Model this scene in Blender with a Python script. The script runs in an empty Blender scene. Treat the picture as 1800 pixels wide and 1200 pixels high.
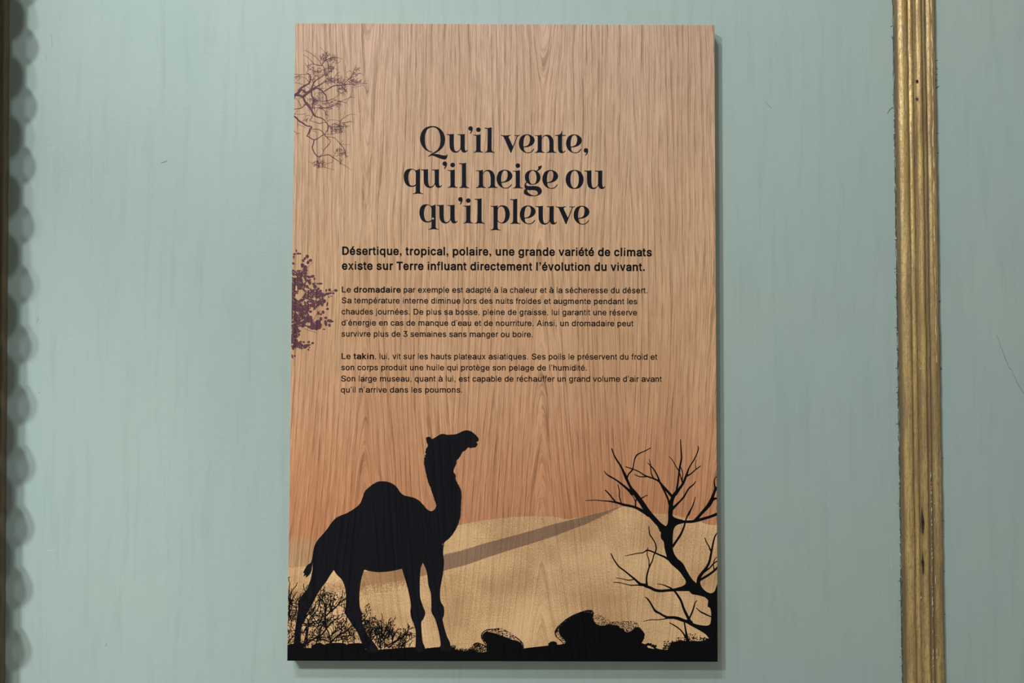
import bpy, math, random
from mathutils import Vector, Matrix
from mathutils.geometry import tessellate_polygon, delaunay_2d_cdt

SC = bpy.context.scene
COL = SC.collection

# ------------------------------------------------------------------ camera, world, lights, exposure
CAM_LOC = Vector((0.00906654, -1.06399911, 1.46422736))
CAM_R = Matrix(((0.99999109, -0.00347085, -0.00240104),
                (-0.00250478, -0.03020096, -0.99954071),
                (0.00339675, 0.99953782, -0.03020938)))
FPX = 1300.0
cam = bpy.data.cameras.new('camera')
cam.sensor_fit = 'HORIZONTAL'
cam.sensor_width = 36.0
cam.lens = 36.0 * FPX / 1800.0
cam.clip_start = 0.01
cam_o = bpy.data.objects.new('camera', cam)
COL.objects.link(cam_o)
cam_o.matrix_world = Matrix.Translation(CAM_LOC) @ CAM_R.to_4x4()
SC.camera = cam_o

SC.view_settings.view_transform = 'Standard'
SC.view_settings.look = 'None'
SC.view_settings.gamma = 1.0
SC.view_settings.use_curve_mapping = False
SC.view_settings.exposure = 0.06

world = bpy.data.worlds.new('room_light')
SC.world = world
world.use_nodes = True
world.node_tree.nodes['Background'].inputs[0].default_value = (1.01, 0.96, 0.86, 1)
world.node_tree.nodes['Background'].inputs[1].default_value = 0.25


def spot(name, x, z, dist, target, power, radius, color, angle=75, blend=1.0):
    l = bpy.data.lights.new(name, 'SPOT')
    l.energy = power
    l.shadow_soft_size = radius
    l.color = color
    l.spot_size = math.radians(angle)
    l.spot_blend = blend
    o = bpy.data.objects.new(name, l)
    COL.objects.link(o)
    o.location = (x, -dist, z)
    o.rotation_euler = (Vector(target) - o.location).to_track_quat('-Z', 'Y').to_euler()
    return o


# four ceiling spots, up and to the left of the sign
spot('ceiling_spot', -1.20, 2.81, 1.80, (0.6, 0, 1.057), 96, 0.075, (0.95, 1.0, 1.02), 99.4)
spot('ceiling_spot', -1.42, 2.74, 1.80, (-0.8, 0, 0.536), 132, 0.07, (0.97, 1.0, 1.0), 45.8)
spot('ceiling_spot', -0.73, 3.90, 1.80, (0.6, 0, 0.80), 99, 0.085, (0.95, 1.0, 1.03), 88)
spot('ceiling_spot', -1.17, 3.87, 1.80, (0.55, 0, 0.90), 89, 0.085, (0.95, 1.0, 1.03), 73)


# ------------------------------------------------------------------ helpers
def ray(px, py, yplane):
    """point of the plane y = yplane seen at (px, py) of the 1800 x 1200 picture"""
    d = CAM_R @ Vector(((px - 900.0) / FPX, (600.0 - py) / FPX, -1.0))
    return CAM_LOC + d * ((yplane - CAM_LOC.y) / d.y)


PW, PH, PT = 0.6, 0.9, 0.020       # the sign: 60 x 90 cm board, 20 mm thick
SIGN_Z = 1.05


def sign_pt(px, py):
    p = ray(px, py, -PT)
    return (min(max(p.x, -PW / 2), PW / 2), min(max(p.z - SIGN_Z, 0.0), PH))


def link(name, me, mat=None, parent=None):
    o = bpy.data.objects.new(name, me)
    COL.objects.link(o)
    if mat is not None:
        me.materials.append(mat)
    if parent is not None:
        o.parent = parent
    return o


class Mesh2:
    """collects vertices and faces, built as one mesh"""
    def __init__(self):
        self.v, self.f = [], []

    def build(self, name, mat, parent=None, smooth=False):
        me = bpy.data.meshes.new(name)
        me.from_pydata(self.v, [], self.f)
        if smooth:
            for p in me.polygons:
                p.use_smooth = True
        me.update()
        return link(name, me, mat, parent)


class Ink:
    """flat printed shapes on the face of the sign, drawn in picture coordinates; all shapes are merged
    into one sheet of ink (a union), so nothing overlaps inside it"""
    def __init__(self, layer=2):
        self.y = -PT - 0.00003 * layer
        self.shapes = []          # (loops in mm, nonzero fill?)

    def local(self, loops, nonzero=False):
        """loops of (x, z) in metres: one shape; loops inside it are holes"""
        out = []
        for lp in loops:
            q = []
            for x, z in lp:
                p = (x * 1000.0, z * 1000.0)
                if not q or abs(p[0] - q[-1][0]) + abs(p[1] - q[-1][1]) > 1e-3:
                    q.append(p)
            if len(q) > 1 and abs(q[0][0] - q[-1][0]) + abs(q[0][1] - q[-1][1]) < 1e-3:
                q.pop()
            area = sum(q[i - 1][0] * q[i][1] - q[i][0] * q[i - 1][1] for i in range(len(q)))
            if len(q) >= 3 and abs(area) > 1e-5:
                out.append(q)
        if out:
            self.shapes.append((out, nonzero or len(out) == 1))

    def poly(self, *loops, nonzero=False):
        self.local([[sign_pt(p[0], p[1]) for p in lp] for lp in loops], nonzero)

    def fan(self, pts_):
        self.poly(pts_)

    @staticmethod
    def union(shapes):
        """merge the shapes: -> vertices, triangles"""
        V, L, polys = [], [], []
        for k, (loops, nz) in enumerate(shapes):
            for q in loops:
                b = len(V)
                V += [Vector(p) for p in q]
                L.append(list(range(b, b + len(q))))
                polys.append((q, k))
        vv, _, ff, _, _, _ = delaunay_2d_cdt(V, [], L, 0, 1e-4, False)
        CELL = 3.0
        grid = {}
        for i_, (q, k) in enumerate(polys):
            xs_ = [p[0] for p in q]; ys_ = [p[1] for p in q]
            bb = (min(xs_), min(ys_), max(xs_), max(ys_), q, k)
            for i in range(int(bb[0] // CELL), int(bb[2] // CELL) + 1):
                for j in range(int(bb[1] // CELL), int(bb[3] // CELL) + 1):
                    grid.setdefault((i, j), []).append(bb)

        def filled(x, y):
            win = {}
            for x0, y0, x1, y1, q, k in grid.get((int(x // CELL), int(y // CELL)), ()):
                if x0 <= x <= x1 and y0 <= y <= y1:
                    w = 0
                    ax, ay = q[-1]
                    for bx, by in q:
                        if (ay > y) != (by > y) and x < (bx - ax) * (y - ay) / (by - ay) + ax:
                            w += 1 if by > ay else -1
                        ax, ay = bx, by
                    if w:
                        win[k] = win.get(k, 0) + w
                        if len(shapes[k][0]) == 1:
                            return True
            return any((w != 0) if shapes[k][1] else (w & 1) for k, w in win.items())

        faces = []
        for f in ff:
            a, b, c = [vv[i] for i in f[:3]]
            if filled((a.x + b.x + c.x) / 3, (a.y + b.y + c.y) / 3):
                ar = (b.x - a.x) * (c.y - a.y) - (b.y - a.y) * (c.x - a.x)
                if abs(ar) > 1e-7:
                    faces.append(tuple(f) if ar > 0 else tuple(reversed(f)))
        return vv, faces

    def build(self, name, mat, parent=None):
        # many small shapes are merged tile by tile, to keep the merging quick
        tiles = {}
        many = len(self.shapes) > 300
        for sh in self.shapes:
            q = sh[0][0]
            xs_ = [p[0] for p in q]; ys_ = [p[1] for p in q]
            if not many or max(max(xs_) - min(xs_), max(ys_) - min(ys_)) > 30:
                key = None
            else:
                key = (int((min(xs_) + max(xs_)) / 2 // 12), int((min(ys_) + max(ys_)) / 2 // 12))
            tiles.setdefault(key, []).append(sh)
        V, F = [], []
        for key, shapes in tiles.items():
            y = self.y if key is None else self.y - 0.000004 * (1 + key[0] % 2 + 2 * (key[1] % 2))
            vv, faces = self.union(shapes)
            ix = {}
            for f in faces:
                for i in f:
                    if i not in ix:
                        ix[i] = len(V)
                        V.append((vv[i].x / 1000, y, vv[i].y / 1000))
                F.append(tuple(ix[i] for i in f))
        me = bpy.data.meshes.new(name)
        me.from_pydata(V, [], F)
        me.update()
        return link(name, me, mat, parent)

    def blob(self, x, y, rx, ry, ang=0.0, n=8, jit=0.0, rnd=random):
        ca, sa = math.cos(ang), math.sin(ang)
        p = []
        for i in range(n):
            t = 2 * math.pi * i / n
            k = 1 + rnd.uniform(-jit, jit)
            u, v = rx * math.cos(t) * k, ry * math.sin(t) * k
            p.append((x + u * ca - v * sa, y + u * sa + v * ca))
        self.poly(p)

    def leaf(self, x, y, l, w, ang):
        ca, sa = math.cos(ang), math.sin(ang)
        p = [(0, 0), (l * .25, w * .42), (l * .55, w * .5), (l, 0), (l * .55, -w * .5), (l * .25, -w * .42)]
        self.poly([(x + u * ca - v * sa, y + u * sa + v * ca) for u, v in p])

    def stroke(self, pts_, steps=6, cap=True):
        """tapered stroke through (x, y, width)"""
        P = catmull([tuple(p) + (False,) for p in pts_], steps, False)
        L, R = [], []
        for i, p in enumerate(P):
            a, b = P[max(i - 1, 0)], P[min(i + 1, len(P) - 1)]
            dx, dy = b[0] - a[0], b[1] - a[1]
            n = math.hypot(dx, dy) or 1.0
            h = p[2] * .5
            L.append((p[0] - dy / n * h, p[1] + dx / n * h))
            R.append((p[0] + dy / n * h, p[1] - dx / n * h))
        for i in range(len(P) - 1):
            self.poly([L[i], L[i + 1], R[i + 1], R[i]])
        if cap:
            for p in (P[0], P[-1]):
                if p[2] > 0.5:
                    self.blob(p[0], p[1], p[2] * .5, p[2] * .5, 0, 8)


def catmull(pts, steps, closed):
    """pts: (values..., corner) -> smooth polyline through them, sharp at corners"""
    n = len(pts)
    out = []
    segs = n if closed else n - 1
    for i in range(segs):
        p1, p2 = pts[i], pts[(i + 1) % n]
        p0 = p1 if (p1[-1] or (not closed and i == 0)) else pts[(i - 1) % n]
        p3 = p2 if (p2[-1] or (not closed and i == n - 2)) else pts[(i + 2) % n]
        k = len(p1) - 1
        # centripetal-like tangents limited by the segment length
        def seg(a, b):
            return math.hypot(a[0] - b[0], a[1] - b[1]) or 1e-6
        d = seg(p1, p2)
        m1 = [0.5 * (p2[j] - p0[j]) if p0 is not p1 else (p2[j] - p1[j]) for j in range(k)]
        m2 = [0.5 * (p3[j] - p1[j]) if p3 is not p2 else (p2[j] - p1[j]) for j in range(k)]
        for m, q0, q1 in ((m1, p0, p2), (m2, p1, p3)):
            l = math.hypot(m[0], m[1])
            if l > 1e-9:
                s = d / l
                m[0] *= s; m[1] *= s
        for s in range(steps):
            t = s / steps
            a = 2 * t**3 - 3 * t**2 + 1; b = t**3 - 2 * t**2 + t
            c = -2 * t**3 + 3 * t**2; e = t**3 - t**2
            out.append(tuple(a * p1[j] + b * m1[j] + c * p2[j] + e * m2[j] for j in range(k)))
    if not closed:
        out.append(tuple(pts[-1][:-1]))
    return out


def pts(s, ox=0.0, oy=0.0, sc=1.0, dx=0.0, dy=0.0):
    """'x,y x,y* ...' (star = corner) in a crop at (ox, oy) enlarged sc times -> picture points"""
    r = []
    for w in s.split():
        c = w.endswith('*')
        a, b = w.rstrip('*').split(',')
        r.append((ox + float(a) / sc + dx, oy + float(b) / sc + dy, c))
    return r


def curve(s, *a, steps=5, **k):
    return catmull(pts(s, *a, **k), steps, True)


def wpts(s, ox, oy, sc):
    """'x,y,w ...' -> picture points with widths"""
    r = []
    for w in s.split():
        a, b, c = w.split(',')
        r.append((ox + float(a) / sc, oy + float(b) / sc, float(c) / sc))
    return r


# ------------------------------------------------------------------ materials
def srgb(r, g, b, k=1.0):
    f = lambda c: (c / 255 / 12.92) if c / 255 <= 0.04045 else ((c / 255 + 0.055) / 1.055) ** 2.4
    return (f(r) * k, f(g) * k, f(b) * k, 1.0)


class NT:
    def __init__(self, name):
        self.m = bpy.data.materials.new(name)
        self.m.use_nodes = True
        self.t = self.m.node_tree
        self.bsdf = self.t.nodes['Principled BSDF']
        co = self.t.nodes.new('ShaderNodeTexCoord')
        self.co = co.outputs['Object']
        sp = self.t.nodes.new('ShaderNodeSeparateXYZ')
        self.t.links.new(self.co, sp.inputs[0])
        self.x, self.y, self.z = sp.outputs

    def _set(self, sock, v):
        if hasattr(v, 'links') or isinstance(v, bpy.types.NodeSocket):
            self.t.links.new(v, sock)
        else:
            sock.default_value = v

    def math(self, op, a, b=0.0, c=None, clamp=False):
        n = self.t.nodes.new('ShaderNodeMath')
        n.operation = op
        n.use_clamp = clamp
        self._set(n.inputs[0], a)
        self._set(n.inputs[1], b)
        if c is not None:
            self._set(n.inputs[2], c)
        return n.outputs[0]

    def vec(self, x, y, z):
        n = self.t.nodes.new('ShaderNodeCombineXYZ')
        for s, v in zip(n.inputs, (x, y, z)):
            self._set(s, v)
        return n.outputs[0]

    def noise(self, v, scale=1.0, detail=2.0, rough=0.5, dist=0.0):
        n = self.t.nodes.new('ShaderNodeTexNoise')
        self._set(n.inputs['Vector'], v)
        n.inputs['Scale'].default_value = scale
        n.inputs['Detail'].default_value = detail
        n.inputs['Roughness'].default_value = rough
        n.inputs['Distortion'].default_value = dist
        return n.outputs['Fac']

    def ramp(self, fac, stops, interp='LINEAR'):
        n = self.t.nodes.new('ShaderNodeValToRGB')
        self._set(n.inputs[0], fac)
        cr = n.color_ramp
        cr.interpolation = interp
        while len(cr.elements) < len(stops):
            cr.elements.new(0.5)
        for e, (p, c) in zip(cr.elements, stops):
            e.position = p
            e.color = c if hasattr(c, '__len__') else (c, c, c, 1)
        return n.outputs[0]

    def mix(self, fac, a, b, mode='MIX'):
        n = self.t.nodes.new('ShaderNodeMix')
        n.data_type = 'RGBA'
        n.blend_type = mode
        n.clamp_factor = True
        self._set(n.inputs[0], fac)
        self._set(n.inputs[6], a)
        self._set(n.inputs[7], b)
        return n.outputs[2]

    def remap(self, v, a, b, c=0.0, d=1.0):
        n = self.t.nodes.new('ShaderNodeMapRange')
        n.clamp = True
        self._set(n.inputs[0], v)
        for i, q in enumerate((a, b, c, d)):
            n.inputs[1 + i].default_value = q
        return n.outputs[0]

    def bump(self, h, strength=0.3, dist=0.001):
        n = self.t.nodes.new('ShaderNodeBump')
        n.inputs['Strength'].default_value = strength
        n.inputs['Distance'].default_value = dist
        self._set(n.inputs['Height'], h)
        self.t.links.new(n.outputs[0], self.bsdf.inputs['Normal'])

    def out(self, color, rough, metal=0.0, spec=0.5):
        self._set(self.bsdf.inputs['Base Color'], color)
        self._set(self.bsdf.inputs['Roughness'], rough)
        self._set(self.bsdf.inputs['Metallic'], metal)
        self.bsdf.inputs['Specular IOR Level'].default_value = spec
        return self.m


def oak_grain(n):
    """vertical oak veneer figure: returns (broad streaks, fine lines, pores), 0..1, 1 = dark"""
    wob = n.noise(n.vec(n.math('MULTIPLY', n.x, 7.0), 3.1, n.math('MULTIPLY', n.z, 1.6)), 1.0, 2.0)
    wob = n.math('MULTIPLY', n.math('SUBTRACT', wob, 0.5), 0.030)
    wob2 = n.noise(n.vec(n.math('MULTIPLY', n.x, 40.0), 9.1, n.math('MULTIPLY', n.z, 9.0)), 1.0, 2.0)
    wob2 = n.math('MULTIPLY', n.math('SUBTRACT', wob2, 0.5), 0.0035)
    xx = n.math('ADD', n.x, n.math('MULTIPLY', wob, 0.35))
    d = n.math('ADD', xx, -0.054 + 0.1245 + 2.49)
    d = n.math('SUBTRACT', n.math('MODULO', d, 0.249), 0.1245)
    h = n.math('SQRT', n.math('ADD', n.math('MULTIPLY', d, d), 0.00015))
    t = n.math('DIVIDE', n.math('SUBTRACT', 0.66, n.z), 0.66, clamp=True)
    g = n.math('ADD', h, n.math('MULTIPLY', n.math('MULTIPLY', t, t), -0.036))
    t2 = n.math('MAXIMUM', n.math('SUBTRACT', n.z, 0.62), 0.0)
    g = n.math('ADD', g, n.math('MULTIPLY', n.math('MULTIPLY', t2, t2), -0.04))
    g = n.math('ADD', g, n.math('ADD', wob, wob2))
    side = n.math('SIGN', d)
    wv = n.noise(n.vec(n.math('MULTIPLY', g, 30.0), n.math('MULTIPLY', side, 5.0), n.math('MULTIPLY', n.z, 1.3)), 1.0, 3.0, 0.55)
    ring = n.math('FRACT', n.math('ADD', n.math('MULTIPLY', g, 122.0), n.math('MULTIPLY', wv, 4.0)))
    ring = n.math('POWER', ring, 4.0)
    ring = n.math('MULTIPLY', ring, n.remap(ring, 0.90, 1.0, 1.0, 0.25))
    amp = n.noise(n.vec(n.math('MULTIPLY', g, 70.0), n.math('MULTIPLY', side, 3.0), n.math('MULTIPLY', n.z, 3.0)), 1.0, 2.0, 0.5)
    broad = n.math('MULTIPLY', ring, n.remap(amp, 0.30, 0.62, 0.15, 1.0))
    fine = n.noise(n.vec(n.math('MULTIPLY', g, 760.0), n.math('MULTIPLY', side, 5.0), n.math('MULTIPLY', n.z, 7.0)), 1.0, 3.0, 0.6)
    fine = n.remap(fine, 0.46, 0.62)
    pore = n.noise(n.vec(n.math('MULTIPLY', g, 1250.0), n.math('MULTIPLY', n.x, 40.0), n.math('MULTIPLY', n.z, 24.0)), 1.0, 2.0, 0.6)
    pore = n.math('MULTIPLY', n.remap(pore, 0.49, 0.60), n.math('ADD', 0.42, broad), clamp=True)
    return broad, fine, pore


K = 1.26   # print and veneer colours are the colours seen, relative to the light on them


def oak_material(name):
    n = NT(name)
    broad, fine, pore = oak_grain(n)
    zz = n.math('DIVIDE', n.z, PH)
    stops = [(0.00, srgb(196, 157, 116, K)), (0.13, srgb(192, 153, 113, K)), (0.165, srgb(186, 146, 107, K)),
             (0.182, srgb(190, 147, 108, K)), (0.192, srgb(199, 138, 98, K)), (0.30, srgb(203, 147, 107, K)),
             (0.45, srgb(206, 161, 123, K)), (0.62, srgb(202, 164, 128, K)), (0.78, srgb(197, 162, 131, K)),
             (1.00, srgb(190, 158, 134, K))]
    light = n.ramp(zz, stops)
    dark = n.mix(1.0, light, (0.44, 0.37, 0.31, 1), 'MULTIPLY')
    big = n.noise(n.vec(n.math('MULTIPLY', n.x, 14.0), 0.0, n.math('MULTIPLY', n.z, 1.6)), 1.0, 3.0)
    light = n.mix(n.remap(big, 0.35, 0.7), light, n.mix(1.0, light, (0.88, 0.84, 0.80, 1), 'MULTIPLY'))
    pink = n.noise(n.vec(n.math('MULTIPLY', n.x, 120.0), 6.0, n.math('MULTIPLY', n.z, 9.0)), 1.0, 2.0)
    light = n.mix(n.remap(pink, 0.5, 0.75, 0.0, 0.6), light, n.mix(1.0, light, (1.03, 0.94, 0.92, 1), 'MULTIPLY'))
    c = n.mix(n.math('MULTIPLY', broad, 0.70), light, dark)
    c = n.mix(n.math('MULTIPLY', fine, 0.34), c, dark)
    c = n.mix(n.math('MULTIPLY', pore, 0.95), c, dark)
    hgt = n.math('ADD', n.math('MULTIPLY', fine, -0.6), n.math('MULTIPLY', pore, -1.0))
    hgt = n.math('ADD', hgt, n.math('MULTIPLY', broad, -0.8))
    n.bump(hgt, 0.45, 0.0008)
    return n.out(c, 0.52, 0.0, 0.35)


def sand_material(name, light_rgb, dark_rgb, grain=0.7, dens=0.5):
    """speckled sand-coloured print, the veneer showing through"""
    n = NT(name)
    broad, fine, pore = oak_grain(n)
    sp = n.noise(n.vec(n.math('MULTIPLY', n.x, 900.0), 0.0, n.math('MULTIPLY', n.z, 480.0)), 1.0, 3.0, 0.65)
    big = n.noise(n.vec(n.math('MULTIPLY', n.x, 10.0), 4.0, n.math('MULTIPLY', n.z, 13.0)), 1.0, 3.0)
    thr = n.math('ADD', sp, n.math('MULTIPLY', n.math('SUBTRACT', big, 0.5), dens))
    m = n.remap(thr, 0.40, 0.60)
    light, dark = srgb(*light_rgb, K), srgb(*dark_rgb, K)
    c = n.mix(n.math('MULTIPLY', m, grain), light, dark)
    dk = n.mix(1.0, c, (0.55, 0.47, 0.40, 1), 'MULTIPLY')
    c = n.mix(n.math('MULTIPLY', broad, 0.42), c, dk)
    c = n.mix(n.math('MULTIPLY', fine, 0.38), c, dk)
    c = n.mix(n.math('MULTIPLY', pore, 0.40), c, dk)
    hgt = n.math('ADD', n.math('MULTIPLY', fine, -0.6), n.math('MULTIPLY', pore, -1.0))
    n.bump(hgt, 0.25, 0.0006)
    return n.out(c, 0.55, 0.0, 0.3)


def ink_material(name, rgb, rough=0.5, var=0.35, spec=0.35):
    n = NT(name)
    broad, fine, pore = oak_grain(n)
    col = srgb(*rgb, K)
    dk = (col[0] * 0.3, col[1] * 0.3, col[2] * 0.3, 1)
    f = n.math('ADD', n.math('MULTIPLY', broad, 0.9), n.math('MULTIPLY', fine, var))
    c = n.mix(f, col, dk)
    n.bump(n.math('ADD', n.math('MULTIPLY', fine, -0.7), n.math('MULTIPLY', pore, -0.8)), 0.30, 0.0006)
    return n.out(c, rough, 0.0, spec)


def wall_material(name):
    n = NT(name)
    base = srgb(165, 183, 177)
    a = n.noise(n.vec(n.math('MULTIPLY', n.x, 9.0), 0.0, n.math('MULTIPLY', n.z, 2.2)), 1.0, 4.0, 0.55)
    b = n.noise(n.vec(n.math('MULTIPLY', n.x, 2.4), 5.0, n.math('MULTIPLY', n.z, 3.0)), 1.0, 3.0, 0.5)
    c = n.noise(n.vec(n.math('MULTIPLY', n.x, 75.0), 2.0, n.math('MULTIPLY', n.z, 6.0)), 1.0, 4.0, 0.6)
    col = n.mix(n.remap(a, 0.35, 0.7, 0.0, 0.6), base, srgb(157, 177, 171))
    col = n.mix(n.remap(b, 0.42, 0.66, 0.0, 0.55), col, srgb(167, 183, 172))
    blue = n.noise(n.vec(n.math('MULTIPLY', n.x, 26.0), 8.0, n.math('MULTIPLY', n.z, 14.0)), 1.0, 3.0, 0.55)
    col = n.mix(n.remap(blue, 0.50, 0.75, 0.0, 0.25), col, srgb(158, 179, 180))
    col = n.mix(n.remap(c, 0.50, 0.76, 0.0, 0.40), col, srgb(146, 165, 157))
    gr = n.noise(n.co, 420.0, 3.0, 0.65)
    brush = n.noise(n.vec(n.math('MULTIPLY', n.x, 60.0), 1.0, n.math('MULTIPLY', n.z, 340.0)), 1.0, 3.0, 0.6)
    brushv = n.noise(n.vec(n.math('MULTIPLY', n.x, 330.0), 7.0, n.math('MULTIPLY', n.z, 40.0)), 1.0, 3.0, 0.6)
    sel = n.remap(n.noise(n.vec(n.math('MULTIPLY', n.x, 4.0), 6.0, n.math('MULTIPLY', n.z, 3.0)), 1.0, 2.0), 0.42, 0.58)
    hh = n.math('ADD', n.math('MULTIPLY', brush, n.math('SUBTRACT', 1.0, sel)), n.math('MULTIPLY', brushv, sel))
    hh = n.math('ADD', hh, n.math('MULTIPLY', gr, 0.35))
    lump = n.noise(n.co, 22.0, 3.0, 0.5)
    hh = n.math('ADD', hh, n.math('MULTIPLY', lump, 2.5))
    n.bump(hh, 0.14, 0.0012)
    return n.out(col, 0.55, 0.0, 0.3)


def gilt_material(name):
    n = NT(name)
    gold, deep, dirt = (0.70, 0.49, 0.18, 1), (0.48, 0.31, 0.09, 1), (0.27, 0.19, 0.12, 1)
    a = n.noise(n.vec(n.math('MULTIPLY', n.x, 420.0), 0.0, n.math('MULTIPLY', n.z, 11.0)), 1.0, 4.0, 0.65)
    b = n.noise(n.vec(n.math('MULTIPLY', n.x, 520.0), n.math('MULTIPLY', n.y, 300.0), n.math('MULTIPLY', n.z, 160.0)), 1.0, 3.0, 0.7)
    c = n.noise(n.vec(n.math('MULTIPLY', n.x, 30.0), 3.0, n.math('MULTIPLY', n.z, 7.0)), 1.0, 3.0, 0.55)
    # in the grooves (close to the wall): grime, plus occlusion painted into the colour
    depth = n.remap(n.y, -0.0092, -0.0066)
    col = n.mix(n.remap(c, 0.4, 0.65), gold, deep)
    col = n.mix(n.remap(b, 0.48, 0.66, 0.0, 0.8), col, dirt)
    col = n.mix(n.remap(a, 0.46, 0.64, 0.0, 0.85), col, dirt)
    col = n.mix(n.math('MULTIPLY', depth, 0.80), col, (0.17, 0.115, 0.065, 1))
    n.bump(n.math('ADD', b, n.math('MULTIPLY', a, 1.5)), 0.40, 0.0009)
    return n.out(col, n.remap(b, 0.3, 0.7, 0.34, 0.52), 0.40, 0.5)


def plain(name, rgb, rough=0.6, metal=0.0, bump=0.0, scale=200.0):
    n = NT(name)
    a = n.noise(n.co, scale, 3.0, 0.6)
    col = srgb(*rgb)
    c = n.mix(n.remap(a, 0.35, 0.7), col, (col[0] * 0.7, col[1] * 0.7, col[2] * 0.7, 1))
    if bump:
        n.bump(a, bump, 0.001)
    return n.out(c, rough, metal)


def dark_wood(name):
    n = NT(name)
    a = n.noise(n.vec(n.math('MULTIPLY', n.x, 160.0), 0.0, n.math('MULTIPLY', n.z, 9.0)), 1.0, 4.0, 0.6)
    c = n.ramp(a, [(0.3, srgb(98, 90, 72)), (0.55, srgb(120, 110, 88)), (0.75, srgb(82, 74, 57))])
    n.bump(a, 0.4, 0.001)
    return n.out(c, 0.6)


M_OAK = oak_material('oak_veneer')
M_SAND = sand_material('sand_print', (219, 180, 133), (174, 133, 92), 0.85, 0.8)
M_BAND = sand_material('dune_shade_print', (146, 116, 92), (126, 96, 74), 0.9, 0.6)
M_BAND_WARM = sand_material('dune_shade_print_warm', (172, 130, 90), (146, 106, 70), 0.9, 0.6)
M_BLACK = ink_material('black_ink', (8, 8, 11), 0.62, 0.35, 0.10)
M_CAMEL = ink_material('camel_ink', (17, 17, 23), 0.60, 0.6, 0.14)
M_LETTER = ink_material('lettering_ink', (15, 17, 27), 0.60, 0.35, 0.12)
M_PURPLE = ink_material('plum_ink', (90, 56, 64), 0.6, 0.35, 0.2)
M_WALL = wall_material('green_plaster_paint')
M_GILT = gilt_material('worn_gilding')
M_DARK = dark_wood('dark_wood')

# ------------------------------------------------------------------ the setting
def box(m, x0, x1, y0, y1, z0, z1):
    b = len(m.v)
    m.v += [(x, y, z) for x in (x0, x1) for y in (y0, y1) for z in (z0, z1)]
    m.f += [tuple(b + i for i in q) for q in
            ((0, 1, 3, 2), (4, 6, 7, 5), (0, 4, 5, 1), (2, 3, 7, 6), (0, 2, 6, 4), (1, 5, 7, 3))]


def structure(o):
    o['kind'] = 'structure'
    return o


m = Mesh2()
box(m, -2.2, 2.2, 0.0, 0.12, 0.0, 3.2)
wall = structure(m.build('wall_back', M_WALL))

PROFILE = [(0, 0), (.012, .0055), (.05, .0080), (.10, .0100), (.16, .0112), (.21, .0108), (.25, .0092), (.275, .0072),
           (.30, .0088), (.33, .0100), (.37, .0098), (.395, .0078), (.42, .0080), (.46, .0078), (.50, .0088), (.54, .0102),
           (.575, .0104), (.605, .0088), (.63, .0068), (.66, .0070), (.69, .0078), (.715, .0070), (.735, .0054),
           (.76, .0076), (.80, .0088), (.85, .0088), (.885, .0078), (.91, .0080), (.945, .0076), (.98, .0058), (1, 0)]


def moulding(name, x0, x1, tilt0, tilt1, mat, flip=False, z0=0.2, z1=2.9, seed=1):
    """moulding standing on the wall from z0 to z1; its edges run through the given x at z 0.95 and 2.0"""
    rnd = random.Random(seed)
    m = Mesh2()
    zs = [z0 + (z1 - z0) * i / 160 for i in range(161)]
    k = len(PROFILE)
    for z in zs:
        t = (z - 0.98) / 0.98
        a = x0 + (tilt0 - x0) * t + rnd.uniform(-.0003, .0003)
        b = x1 + (tilt1 - x1) * t + rnd.uniform(-.0004, .0004)
        for u, h in PROFILE:
            uu = 1 - u if flip else u
            hh = h * (1 + rnd.uniform(-.05, .05)) if 0 < h else h
            m.v.append((a + (b - a) * uu, -hh, z))
    for i in range(len(zs) - 1):
        for j in range(k - 1):
            q = (i * k + j, i * k + j + 1, (i + 1) * k + j + 1, (i + 1) * k + j)
            m.f.append(q[::-1] if flip else q)
    return structure(m.build(name, mat, None, True))


# gilded moulding on the right
GL0, GL1 = ray(1570, 0, 0), ray(1587, 1200, 0)
GR0, GR1 = ray(1640.5, 0, 0), ray(1658.5, 1200, 0)


def at_z(p0, p1, z):
    return p0.x + (p1.x - p0.x) * (z - p0.z) / (p1.z - p0.z)


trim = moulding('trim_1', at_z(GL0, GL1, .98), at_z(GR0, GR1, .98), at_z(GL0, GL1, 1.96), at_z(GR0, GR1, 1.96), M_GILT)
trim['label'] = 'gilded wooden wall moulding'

# dark moulding along the left edge
DR0, DR1 = ray(17.5, 0, 0), ray(9, 1200, 0)
xa, xb = at_z(DR0, DR1, .98), at_z(DR0, DR1, 1.96)
trim_l = moulding('trim_2', xa - 0.058, xa, xb - 0.058, xb, M_DARK, False, seed=4)

# carved border with round lobes, just left of the view, whose shade falls on the wall
tip = ray(28, 600, 0).x
rl, pitch = 0.0268, 0.08313
xc = tip - rl
ph = ray(0, 600, 0).z
Y0, Y1 = -0.080, -0.068
loop = []
zlo, zhi = 0.55, 2.75
nlobe = int((zhi - zlo) / pitch)
LOBE_PHASE = -0.00338
for i in range(nlobe + 1):
    zc = zlo + i * pitch + LOBE_PHASE
    for a in range(-11, 12):
        t = a / 11 * math.radians(66)
        loop.append((xc + rl * math.cos(t), zc + rl * math.sin(t)))
zmin, zmax = loop[0][1], loop[-1][1]
loop += [(xc - 0.16, zmax), (xc - 0.16, zmin)]
m = Mesh2()
k = len(loop)
m.v = [(x, Y0, z) for x, z in loop] + [(x, Y1, z) for x, z in loop]
tr = tessellate_polygon([[Vector((x, z, 0)) for x, z in loop]])
for t in tr:
    a, b, c = t
    s = (loop[b][0] - loop[a][0]) * (loop[c][1] - loop[a][1]) - (loop[b][1] - loop[a][1]) * (loop[c][0] - loop[a][0])
    if s < 0:
        a, c = c, a
    m.f.append((a, b, c))
    m.f.append((k + c, k + b, k + a))
for i in range(k):
    j = (i + 1) % k
    m.f.append((j, i, k + i, k + j))
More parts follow.
